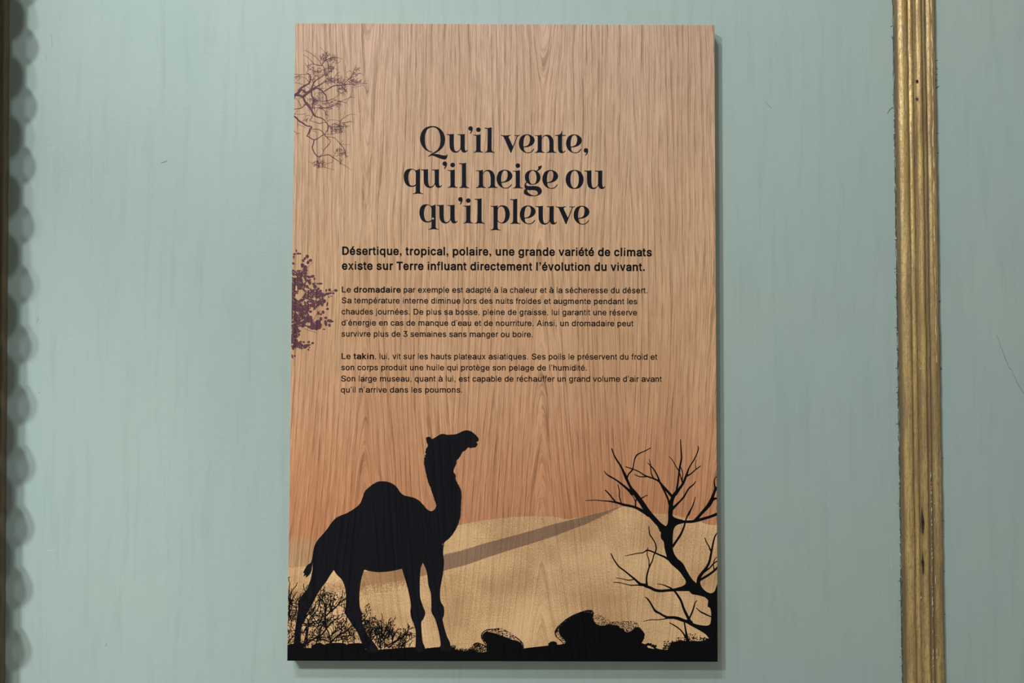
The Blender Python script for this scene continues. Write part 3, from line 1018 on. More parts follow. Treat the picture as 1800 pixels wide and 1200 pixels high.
u = Ink(9)
for s in ('720,960,20 720,800,20 735,650,18 740,480,16 752,340,12 735,285,9', '730,820,18 800,720,18 880,600,22 910,520,18 900,435,14', '760,780,18 870,700,18 930,620,16 940,545,12',
          '800,900,18 930,830,24 1050,760,22 1150,700,20 1215,630,18 1240,540,14', '1150,700,16 1180,630,14 1170,575,10', '930,820,16 950,740,18 980,650,16 965,610,10',
          '940,850,12 1030,790,12 1110,720,9', '1060,900,16 1140,840,13 1250,770,11 1330,720,9 1368,690,9', '1250,770,9 1248,710,7 1258,690,7', '1240,905,11 1260,860,11 1300,800,8', '1255,865,9 1240,835,7',
          '380,440,32 430,390,16 470,330,12 493,268,8', '440,350,10 430,310,8', '500,690,16 540,610,16 580,540,16 590,450,12 560,395,9', '430,420,22 490,420,20 520,500,22 510,600,16 480,660,12',
          '700,560,44 640,580,32 600,620,18', '730,600,16 690,500,14 680,430,9', '480,740,14 560,720,12 620,700,10', '540,780,12 590,740,10 640,640,12', '1050,740,14 1080,690,14 1060,660,9',
          '690,900,18 660,850,16 700,700,20 640,600,20', '850,760,14 880,680,16 900,560,14', '800,830,14 850,900,14 930,860,16', '870,640,14 820,560,16 830,500,10', '760,700,18 800,620,18 800,560,12'):
    u.stroke(wpts(s, *B2))
for bx, by, an, ln in ((640, 1100, .3, 26), (644, 1112, .5, 26), (650, 1120, .2, 28), (660, 1130, -.1, 30), (668, 1138, .1, 40), (676, 1138, .3, 40), (684, 1138, .5, 40),
                       (672, 1120, -.4, 24), (690, 1130, .3, 30), (700, 1138, .8, 30), (706, 1138, .2, 18), (664, 1110, -.5, 18), (690, 1118, -.1, 26), (712, 1122, .3, 16)):
    twigs(u, bx, by, an, ln, 1.6, 2, rb)
for _ in range(34):
    bx = rb.uniform(640, 715)
    by = rb.uniform(1100 + abs(bx - 672) * .5, 1138)
    twigs(u, bx, by, rb.uniform(-.5, .8), rb.uniform(8, 18), 1.1, 1, rb)
for n, x, y, rx, ry in ((80, 645, 1100, 6, 10), (70, 665, 1110, 8, 8), (60, 684, 1112, 10, 12), (60, 675, 1128, 12, 8), (50, 690, 1136, 22, 4), (30, 638, 1082, 4, 8), (30, 702, 1135, 10, 4)):
    knobs(u, n, x, y, rx, ry, rb)
u.build('bush_print', M_BLACK, sign)

# --- plum coloured bare tree, upper left
P1 = (505, 70, 10); P2 = (505, 180, 10)
rp = random.Random(17)
q = Ink(4)
for o, rows in (
    (P1, ('95,990,60 180,940,46 230,860,38 300,810,30 380,765,28 402,720,24 406,660,22 380,600,16 330,590,8',
          '170,965,42 255,880,30 330,925,36 420,890,46', '140,970,44 215,975,36 275,1000,38 335,955,36 420,890,44', '275,1000,36 300,1060,36 340,1130,36 400,1195,40',
          '420,895,46 440,820,28 462,760,22 520,700,18 600,650,18 650,600,18 650,520,16 630,460,14 612,440,15 650,380,18 690,300,11 680,240,9 575,125,6', '680,235,7 720,195,5',
          '430,880,40 500,830,24 560,800,22 640,750,16 740,715,11 800,700,7', '460,790,12 510,830,14 540,860,16', '430,885,34 520,850,26 590,880,26 640,930,24 680,980,18 702,1065,16 800,1040,11 900,1080,12 1040,1110,8 1070,1180,6',
          '640,910,18 740,850,18 830,805,18 940,800,20 1060,780,14 1200,780,9 1330,765,8 1410,765,5', '1330,770,8 1375,710,5', '1330,780,8 1395,880,6', '940,800,16 1000,860,18 1040,910,11 1052,955,6',
          '960,795,9 1050,720,11 1150,600,10 1200,440,5', '1080,700,9 1180,640,9 1270,590,8 1340,612,5', '1100,690,8 1200,560,7 1240,500,5', '1070,690,8 1010,640,6', '1075,690,7 1020,580,7 1025,450,5',
          '1035,580,6 1090,545,6 1135,560,6 1140,600,6', '700,1065,11 620,1080,11 540,1070,8', '920,1085,9 1080,1025,9 1110,1010,7 1200,1012,5', '1090,1025,7 1150,970,4', '800,1040,8 920,960,6',
          '425,900,36 430,980,28 460,1050,26 450,1110,24 440,1200,22', '612,455,15 480,430,13 420,370,11 350,300,9 275,260,6', '600,435,13 540,340,11 480,290,11 420,240,9 340,200,7 285,175,6', '350,205,6 335,140,4', '490,290,7 490,235,5',
          '385,605,10 240,610,9 120,605,9', '240,620,8 120,655,8', '390,760,18 340,690,11 260,650,9 200,640,7', '300,800,9 230,770,7 115,750,9', '340,590,10 365,520,12 345,460,10 310,400,6', '360,520,9 430,530,8 520,560,6',
          '345,460,8 400,430,8 480,430,7', '650,380,16 720,340,14 800,320,12 840,310,9 970,335,5', '735,590,11 722,480,18 712,390,16 690,370,12', '650,600,10 700,560,9 770,540,10 840,500,8 875,530,5', '830,700,9 850,620,9 930,565,5', '850,630,7 965,632,4',
          '780,540,9 830,470,7 855,400,6 860,340,5', '855,400,8 900,405,7 940,350,4', '130,1010,9 200,1080,9 240,1180,9', '110,1060,9 140,1000,9', '410,880,9 410,800,8 390,770,8', '415,880,10 360,830,8 300,800,8',
          '920,1085,9 925,1150,8 905,1230,6', '930,1090,8 960,1170,6', '1080,1030,6 1040,1110,6', '1140,820,5 1140,900,5 1100,1010,5', '1330,790,5 1240,820,8 1150,790,7', '1140,830,6 1220,850,5', '520,1110,8 640,1190,12 740,1180,9 830,1150,8 900,1090,7')),
    (P2, ('330,-5,42 390,80,40 430,150,36 462,210,36 510,250,24 580,270,18 640,300,16 690,360,16 720,410,18 710,480,13 660,560,11', '100,120,12 240,100,16 300,50,16 330,20,18', '240,100,9 240,20,7',
          '100,205,22 130,205,10 180,130,6', '100,235,32 160,270,32 200,320,30 270,360,28 340,410,24 430,425,18 430,445,14', '430,440,28 400,470,24 370,550,24 340,597,16', '350,590,18 400,620,18 470,655,18 550,625,13 610,580,13 650,570,12',
          '470,655,18 460,720,20 440,790,20 480,890,20 550,955,20 620,935,13 730,920,16 800,965,16 870,1010,13 950,1070,11 1060,1140,6 1140,1195,5', '430,470,12 520,470,13 600,500,13 650,560,16 710,630,13 760,680,11 700,770,13 640,840,11 620,900,9 560,950,11',
          '660,600,9 740,605,11 820,620,11 880,670,12 930,730,14 990,800,14 1020,880,16 1040,965,6', '450,210,14 430,270,13 390,320,11', '390,315,11 500,350,11 570,370,13 650,350,9 690,360,11', '560,85,13 640,130,13 665,170,12 665,265,11',
          '495,215,11 520,140,8 570,90,9', '430,90,12 500,90,10 600,95,14 700,100,9 760,75,8 830,30,8', '650,560,9 760,560,7 860,540,7 1030,510,4', '720,410,14 800,430,12 900,420,14 940,320,12 1000,270,9 1100,210,7 1210,215,4', '980,290,6 1010,150,4', '930,430,11 1110,410,7',
          '940,360,8 1060,345,7 1170,340,4', '700,340,11 730,310,9 850,310,6 940,330,6', '910,420,9 950,470,7 940,575,4', '810,965,9 850,880,9 900,800,7', '850,900,8 790,850,5', '880,830,8 940,830,9 990,860,5', '850,950,8 920,930,8 980,990,4', '790,990,8 800,1040,9 720,1070,6 640,1100,9',
          '540,970,11 530,1040,10 500,1100,7', '560,960,10 590,1040,10 640,1130,10 700,1150,6 835,1185,4', '120,210,7 300,205,8 325,180,7', '320,210,7 310,290,6 260,330,7', '180,340,12 190,430,8', '190,380,8 320,445,7', '100,485,9 170,540,9 225,545,4', '160,540,8 160,575,4',
          '945,735,9 1090,742,4', '930,725,8 985,665,5', '430,470,8 390,540,8 395,600,8', '440,500,6 500,510,6 540,550,5', '330,300,7 290,330,6', '660,330,9 690,250,6 680,180,5', '500,1100,7 380,1040,4', '1000,870,6 950,960,6', '640,840,8 590,800,5')),
):
    for r_ in rows:
        q.stroke([(a, b_, w * (0.92 if w > 1.2 else 0.72)) for a, b_, w in wpts(r_, *o)], 4, False)
for o, cx, cy, rx, ry, n in ((P1, 700, 340, 150, 70, 62), (P1, 620, 330, 60, 60, 18), (P1, 620, 560, 140, 70, 40), (P1, 760, 500, 60, 90, 26), (P1, 880, 740, 160, 40, 60), (P1, 720, 740, 90, 40, 26), (P1, 1150, 735, 130, 40, 46),
                             (P1, 950, 860, 90, 90, 56), (P1, 720, 1120, 180, 60, 62), (P1, 480, 600, 70, 60, 22), (P1, 400, 1070, 100, 90, 50), (P1, 260, 945, 70, 45, 22), (P1, 560, 950, 90, 80, 26), (P1, 430, 700, 60, 60, 20),
                             (P1, 1200, 570, 70, 60, 18), (P1, 380, 500, 60, 50, 16), (P1, 150, 720, 30, 50, 10), (P1, 480, 1080, 60, 80, 30), (P1, 700, 660, 80, 50, 20),
                             (P2, 830, 420, 130, 50, 70), (P2, 860, 490, 100, 40, 30), (P2, 570, 1050, 90, 70, 64), (P2, 930, 850, 90, 60, 34), (P2, 680, 200, 30, 60, 8), (P2, 1000, 380, 100, 40, 16), (P2, 420, 60, 60, 40, 20), (P2, 340, 260, 60, 40, 8), (P2, 1010, 870, 30, 60, 14), (P2, 900, 1010, 60, 40, 10)):
    for _ in range(int(n * 0.5)):
        a, qq = rp.uniform(0, 6.283), math.sqrt(rp.random())
        x, y = o[0] + (cx + math.cos(a) * qq * rx) / o[2], o[1] + (cy + math.sin(a) * qq * ry) / o[2]
        an = math.atan2(x - 530, -(y - 165)) + rp.uniform(-1.1, 1.1)
        L = rp.uniform(4, 10)
        dx, dy = math.sin(an) * L, -math.cos(an) * L
        k = rp.uniform(-.3, .3)
        q.stroke([(x, y, .6), (x + dx * .5 - dy * k, y + dy * .5 + dx * k, .5), (x + dx, y + dy, .3)], 3, False)
        if rp.random() < .5:
            q.stroke([(x + dx * .5 - dy * k, y + dy * .5 + dx * k, .6), (x + dx * .8 - dy * .45, y + dy * .8 + dx * .45, .4)], 1, False)
q.build('plum_tree_print', M_PURPLE, sign)

# --- plum coloured foliage, middle left
F1 = (500, 430, 10.909); F2 = (500, 530, 10.909)
q = Ink(4)
mass = pts('128,470 190,480 215,520 250,490 300,485 350,500 370,440 395,420 420,480 430,560 440,590 490,600 500,640 500,700 480,760 470,800 520,850 600,850 690,870 715,890 720,930 780,920 800,960 740,1000 750,1050 800,1080 790,1110 760,1140 720,1180', *F1)
mass += pts('700,60 650,90 600,110 570,170 540,120 480,140 455,200 480,280 530,310 540,390 620,350 700,400 720,450 680,520 620,540 560,520 520,560 490,500 400,500 330,490 300,460 260,500 300,560 305,610 280,660 240,700 260,770 310,760 330,820 420,820 500,820 470,860 400,890 330,910 270,890 230,905 190,870 160,900 125,860', *F2)
mass = [(x, y) for x, y, c_ in mass]
gaps = [(F1, 320, 930, 55, 70), (F1, 270, 1010, 60, 35), (F1, 230, 830, 14, 50), (F1, 190, 610, 45, 16), (F1, 375, 705, 25, 18), (F1, 435, 745, 22, 22), (F1, 460, 645, 30, 18), (F1, 420, 850, 35, 18), (F1, 500, 790, 40, 40),
        (F1, 575, 1030, 22, 30), (F1, 640, 1050, 16, 18), (F1, 410, 1070, 22, 22), (F1, 480, 1120, 20, 14), (F1, 205, 545, 12, 14), (F1, 545, 690, 30, 20), (F1, 350, 640, 12, 20), (F1, 240, 960, 25, 20),
        (F2, 450, 430, 45, 25), (F2, 410, 490, 30, 12), (F2, 640, 320, 60, 40), (F2, 600, 400, 20, 30), (F2, 580, 250, 40, 60), (F2, 350, 20, 26, 16), (F2, 150, 420, 20, 8), (F2, 155, 360, 16, 8), (F2, 240, 210, 10, 10), (F2, 150, 820, 20, 16)]


def gap_ok(x, y):
    for o, cx, cy, rx, ry in gaps:
        if ((x - o[0] - cx / o[2]) / (rx / o[2] + .9)) ** 2 + ((y - o[1] - cy / o[2]) / (ry / o[2] + .9)) ** 2 < 1:
            return 0
    return 1


xs = [p[0] for p in mass]; ys = [p[1] for p in mass]
k = 0
while k < 3000:
    x, y = rp.uniform(min(xs), max(xs)), rp.uniform(min(ys), max(ys))
    if inside(x, y, mass) and gap_ok(x, y):
        L = rp.uniform(1.8, 3.6)
        an = rp.uniform(0, 6.283)
        q.leaf(x - math.cos(an) * L / 2, y - math.sin(an) * L / 2, L, L * rp.uniform(.55, .85), an)
        k += 1
for o, rows in ((F1, '230,115,14,28 260,170,30,20 300,172,25,15 190,180,30,18 175,235,15,30 168,358,22,26 435,225,34,34 390,265,25,25 500,300,35,28 450,340,30,32 345,395,34,44 360,305,24,30 400,430,36,40 412,490,34,30 410,550,30,25 540,605,40,28 575,655,17,30 690,745,40,20 640,745,32,11 582,800,34,46 560,750,30,25 650,840,25,20 690,880,25,20 800,875,18,28 865,865,28,28 985,875,36,26 940,930,20,18 870,930,50,18 820,940,40,22 900,985,24,7 850,1000,12,20 760,1080,40,36 470,620,40,24 490,730,26,40'),
                (F2, '820,50,16,45 825,140,30,22 740,200,30,34 650,220,26,34 700,240,24,20 700,330,28,38 790,310,32,24 790,410,28,58 870,370,58,32 920,380,30,14 862,450,26,34 500,190,34,24 500,300,36,30 760,530,26,11 540,795,32,20 465,775,27,22 370,775,26,18 310,770,22,22 460,920,22,18 480,880,20,10 150,1050,16,40 195,1040,20,18 165,880,24,48 640,390,60,40 640,470,70,50 560,480,50,50 430,840,60,20')):
    for w in rows.split():
        a, b_, cx, cy = [float(v) for v in w.split(',')]
        q.blob(o[0] + a / o[2], o[1] + b_ / o[2], cx / o[2], cy / o[2], rp.uniform(-.25, .25), 12, .08, rp)
for s in ('420,470,6 480,400,5 545,325,4', '880,890,8 950,885,8', '560,700,6 620,750,8', '170,300,5 200,200,5', '180,460,5 205,220,4'):
    q.stroke(wpts(s, *F1), 3, False)
for s in ('370,515,7 470,550,7 620,595,5', '540,380,7 620,240,6 700,170,6', '240,690,6 300,680,5', '900,385,10 945,375,4'):
    q.stroke(wpts(s, *F2), 3, False)
q.build('plum_foliage_print', M_PURPLE, sign)

# ------------------------------------------------------------------ lettering: title
GL = {}
A1 = (730, 210, 15); A2 = (820, 210, 15); A3 = (900, 210, 15); A4 = (700, 280, 15); A5 = (900, 275, 15); A6 = (980, 275, 15); A7 = (850, 340, 15)
GL['Q'] = [(A1, ['455,865* 400,860 330,835 240,775 160,660 125,530 145,390 200,280 280,210 370,180 450,172 560,190 650,240 730,330 780,450 785,560 765,660 710,750 620,830 540,880 475,905* 540,905 620,918 700,938 780,948 822,945* 834,918* 848,918* 845,980 825,1025 790,1050 720,1048 640,1022 560,990 490,962 430,952 385,962 355,985* 335,970* 390,925 470,875 540,830 590,790 640,700 660,600 662,500 650,400 620,310 570,245 510,212 450,205 390,218 330,250 290,310 262,400 252,520 258,620 280,710 320,780 380,830 455,850*'])]
GL['u'] = [(A1, ['828,385* 900,388 1018,380* 1017,560 1018,680 1028,770 1050,825 1085,838 1130,825 1170,785 1190,740* 1192,440* 1180,415 1115,408* 1112,388* 1200,390 1305,382* 1303,700 1310,780 1325,822 1342,825 1360,808 1372,795* 1384,812* 1360,845 1320,868 1280,872 1240,855 1212,820 1195,780* 1165,825 1120,862 1060,875 1000,862 945,820 912,750 903,680 900,440* 888,415 830,406*'])]
GL["'"] = [(A2, ['105,177 148,192 166,240 155,300 130,345 100,376* 86,362* 110,325 122,294* 100,297 62,277 47,238 62,195'])]
GL['i'] = [(A2, ['182,402* 260,405 372,390* 370,780* 385,835 447,856* 447,872* 370,867 310,863 250,867 183,873* 183,858* 235,840 258,790* 258,450* 245,428 183,421*']), (A2, ['315,208 357,225 377,268 357,312 315,330 272,312 253,268 272,225'])]
GL['l'] = [(A2, ['480,214* 560,222 664,206* 662,780* 680,835 744,861* 744,879* 670,870 605,866 540,870 480,874* 480,858* 530,840 553,790* 555,270* 545,248 482,240*'])]
GL['v'] = [(A2, ['900,404* 980,418 1090,415 1168,404* 1170,419* 1120,440 1108,462* 1222,705* 1315,475 1325,445 1308,432 1262,424* 1260,407* 1330,415 1411,404* 1412,421* 1365,434 1342,462* 1182,877* 1163,877* 985,470* 955,440 902,421*'])]
GL['e'] = [(A3, ['312,735* 318,790 345,840 385,862 430,865 490,850 540,805 568,764* 584,773* 560,820 510,865 450,885 385,883 310,858 240,800 195,720 180,630 195,540 240,450 310,405 390,390 480,405 550,450 590,510 597,560 575,620 530,670 470,705 400,725', '303,712* 370,700 430,665 460,600 472,520 462,460 440,425 400,413 360,425 330,470 312,530 302,600 300,660'])]
GL['n'] = [(A3, ['600,414* 680,418 785,401* 785,490* 820,440 870,410 930,402 1000,418 1060,475 1092,560 1095,640 1093,790* 1110,840 1168,863* 1168,883* 1100,877 1040,873 980,877 912,883* 912,867* 962,845 985,795* 985,620 970,520 935,455 890,435 840,450 800,490 785,530* 785,790* 800,840 858,863* 858,882* 790,875 735,871 670,875 600,882* 600,866* 655,842 678,790* 678,460* 665,438 602,433*'])]
GL['t'] = [(A3, ['1140,411* 1210,405 1265,385 1300,340 1310,291* 1323,291* 1322,407* 1418,408* 1418,432* 1320,432* 1318,760 1328,820 1350,852 1375,840 1398,814* 1413,825* 1390,858 1350,880 1295,888 1250,865 1225,825 1212,740 1212,432* 1140,432*'])]
GL['q'] = [(A4, ['465,290* 525,270 563,248* 574,248* 576,600* 576,850* 600,885 658,903* 656,917* 590,909 520,904 450,909 386,917* 386,901* 440,885 463,850* 463,690* 430,715 380,724 300,720 230,685 175,610 148,510 150,400 185,310 240,262 310,247 390,255 440,275', '463,360* 440,302 405,275 365,272 320,295 285,360 268,450 270,540 290,630 330,685 375,693 420,685 463,655*'])]
GL['g'] = [(A5, ['545,357 620,367 690,410 735,475 750,550 735,630 690,690 620,730 540,745 470,735 400,690 355,630 340,550 350,470 400,400 470,365', '540,375 590,390 625,440 645,530 640,630 610,700 565,722 515,718 475,680 455,600 450,520 465,440 500,390']),
           (A5, ['620,382* 660,360 690,320 690,260* 735,250 780,234* 786,260 770,305 730,350 690,375 640,395*']),
           (A5, ['372,668* 345,705 330,750 332,810 357,855* 325,880 312,930 320,975 370,1015 460,1042 560,1047 660,1035 740,1000 780,950 785,900 765,845 720,805 650,782 560,775 470,780 410,775 375,750 370,725 398,688*', '390,882* 460,888 560,885 630,900 672,935 680,975 650,1010 600,1025 540,1018 470,985 420,940'])]
GL['o'] = [(A6, ['450,355 570,380 655,470 687,605 655,740 570,830 450,855 330,830 245,740 213,605 245,470 330,380', '450,375 505,400 545,480 559,605 545,725 505,805 450,830 395,805 355,725 341,605 355,480 395,400'])]
GL['p'] = [(A7, ['185,324* 260,330 375,314* 375,388* 400,345 450,318 510,310 590,330 650,390 685,480 690,560 670,660 610,745 540,785 470,785 410,765 370,737* 370,890* 390,940 447,958* 447,973* 380,967 315,962 250,967 185,970* 185,954* 240,935 262,890* 265,380* 250,355 185,343*', '375,430* 400,375 440,345 485,345 525,375 555,440 572,540 560,650 530,730 480,765 430,755 385,720 372,700*'])]
GL[','] = GL["'"]
LINE1 = [('Q', 0, 0), ('u', 0, 0), ("'", 0, 0), ('i', 0, 0), ('l', 0, 0), ('v', 0, 0), ('e', 0, 0), ('n', 0, 0), ('t', 0, 0), ('e', 23 / 15 * 0 + 83, 0.1), (',', 62.8 + 140, 38.5)]
LINE2 = [('q', 0, 0), ('u', -45.3, 61.9), ("'", -45.3, 61.9), ('i', -45.3, 62), ('l', -44.9, 62.2), ('n', -103.3, 61.7), ('e', -39.1, 62.2), ('i', 69.3, 63.1), ('g', 0, 0), ('e', 41.3, 62.7), ('o', 0, 0), ('u', 241.8, 64)]
LINE3 = [('q', 27.5, 62.5), ('u', -17.8, 124.4), ("'", -17.8, 124.4), ('i', -17.8, 124.5), ('l', -17.6, 124.7), ('p', 0, 0), ('l', 44.9, 125.3), ('e', 1.7, 125), ('u', 156.5, 126.4), ('v', 96.8, 125.5), ('e', 96.3, 125.6)]
for line in (LINE1, LINE2, LINE3):
    k = Ink(4)
    for ch, dx, dy in line:
        for o, loops in GL[ch]:
            k.poly(*[curve(s, *o, steps=5, dx=dx, dy=dy) for s in loops])
    k.build('title_line', M_LETTER, sign)

# ------------------------------------------------------------------ lettering: grotesque text, set letter by letter
# advance width and ink extents of each letter, thousandths of the type size
REG = {' ': (278, 0, 0), 'a': (556, 36, 530), 'b': (556, 58, 517), 'c': (500, 30, 477), 'd': (556, 35, 499), 'e': (556, 40, 516), 'f': (278, 14, 262), 'g': (556, 40, 499),
       'h': (556, 65, 491), 'i': (222, 67, 155), 'j': (222, -16, 155), 'k': (500, 67, 501), 'l': (222, 67, 155), 'm': (833, 65, 769), 'n': (556, 65, 491), 'o': (556, 35, 521),
       'p': (556, 58, 517), 'q': (556, 35, 494), 'r': (333, 77, 332), 's': (500, 32, 464), 't': (278, 14, 257), 'u': (556, 68, 489), 'v': (500, 8, 492), 'x': (500, 11, 490),
       ',': (278, 87, 191), '.': (278, 87, 191), '\u2019': (222, 53, 157), 'D': (722, 81, 674), 'L': (556, 76, 537), 'S': (667, 49, 620), 'A': (667, 14, 654), 'T': (611, 14, 597), '3': (556, 34, 522)}
BOLD = {' ': (278, 0, 0), 'a': (556, 29, 527), 'b': (611, 61, 578), 'c': (556, 34, 524), 'd': (611, 34, 551), 'e': (556, 23, 528), 'f': (333, 10, 318), 'g': (611, 40, 553),
        'h': (611, 65, 546), 'i': (278, 69, 209), 'j': (278, 3, 209), 'k': (556, 69, 562), 'l': (278, 69, 209), 'm': (889, 64, 826), 'n': (611, 65, 546), 'o': (611, 34, 578),
        'p': (611, 62, 578), 'q': (611, 34, 552), 'r': (389, 64, 373), 's': (556, 30, 519), 't': (333, 10, 309), 'u': (611, 66, 545), 'v': (556, 13, 543), 'x': (556, 15, 541),
        ',': (278, 64, 214), '.': (278, 64, 214), '\u2019': (278, 69, 214), 'D': (722, 76, 685), 'T': (611, 14, 598), 'S': (667, 39, 629)}
for d_ in (REG, BOLD):
    for a, b_ in (('\u00e9', 'e'), ('\u00e8', 'e'), ('\u00e0', 'a')):
        d_[a] = d_[b_]
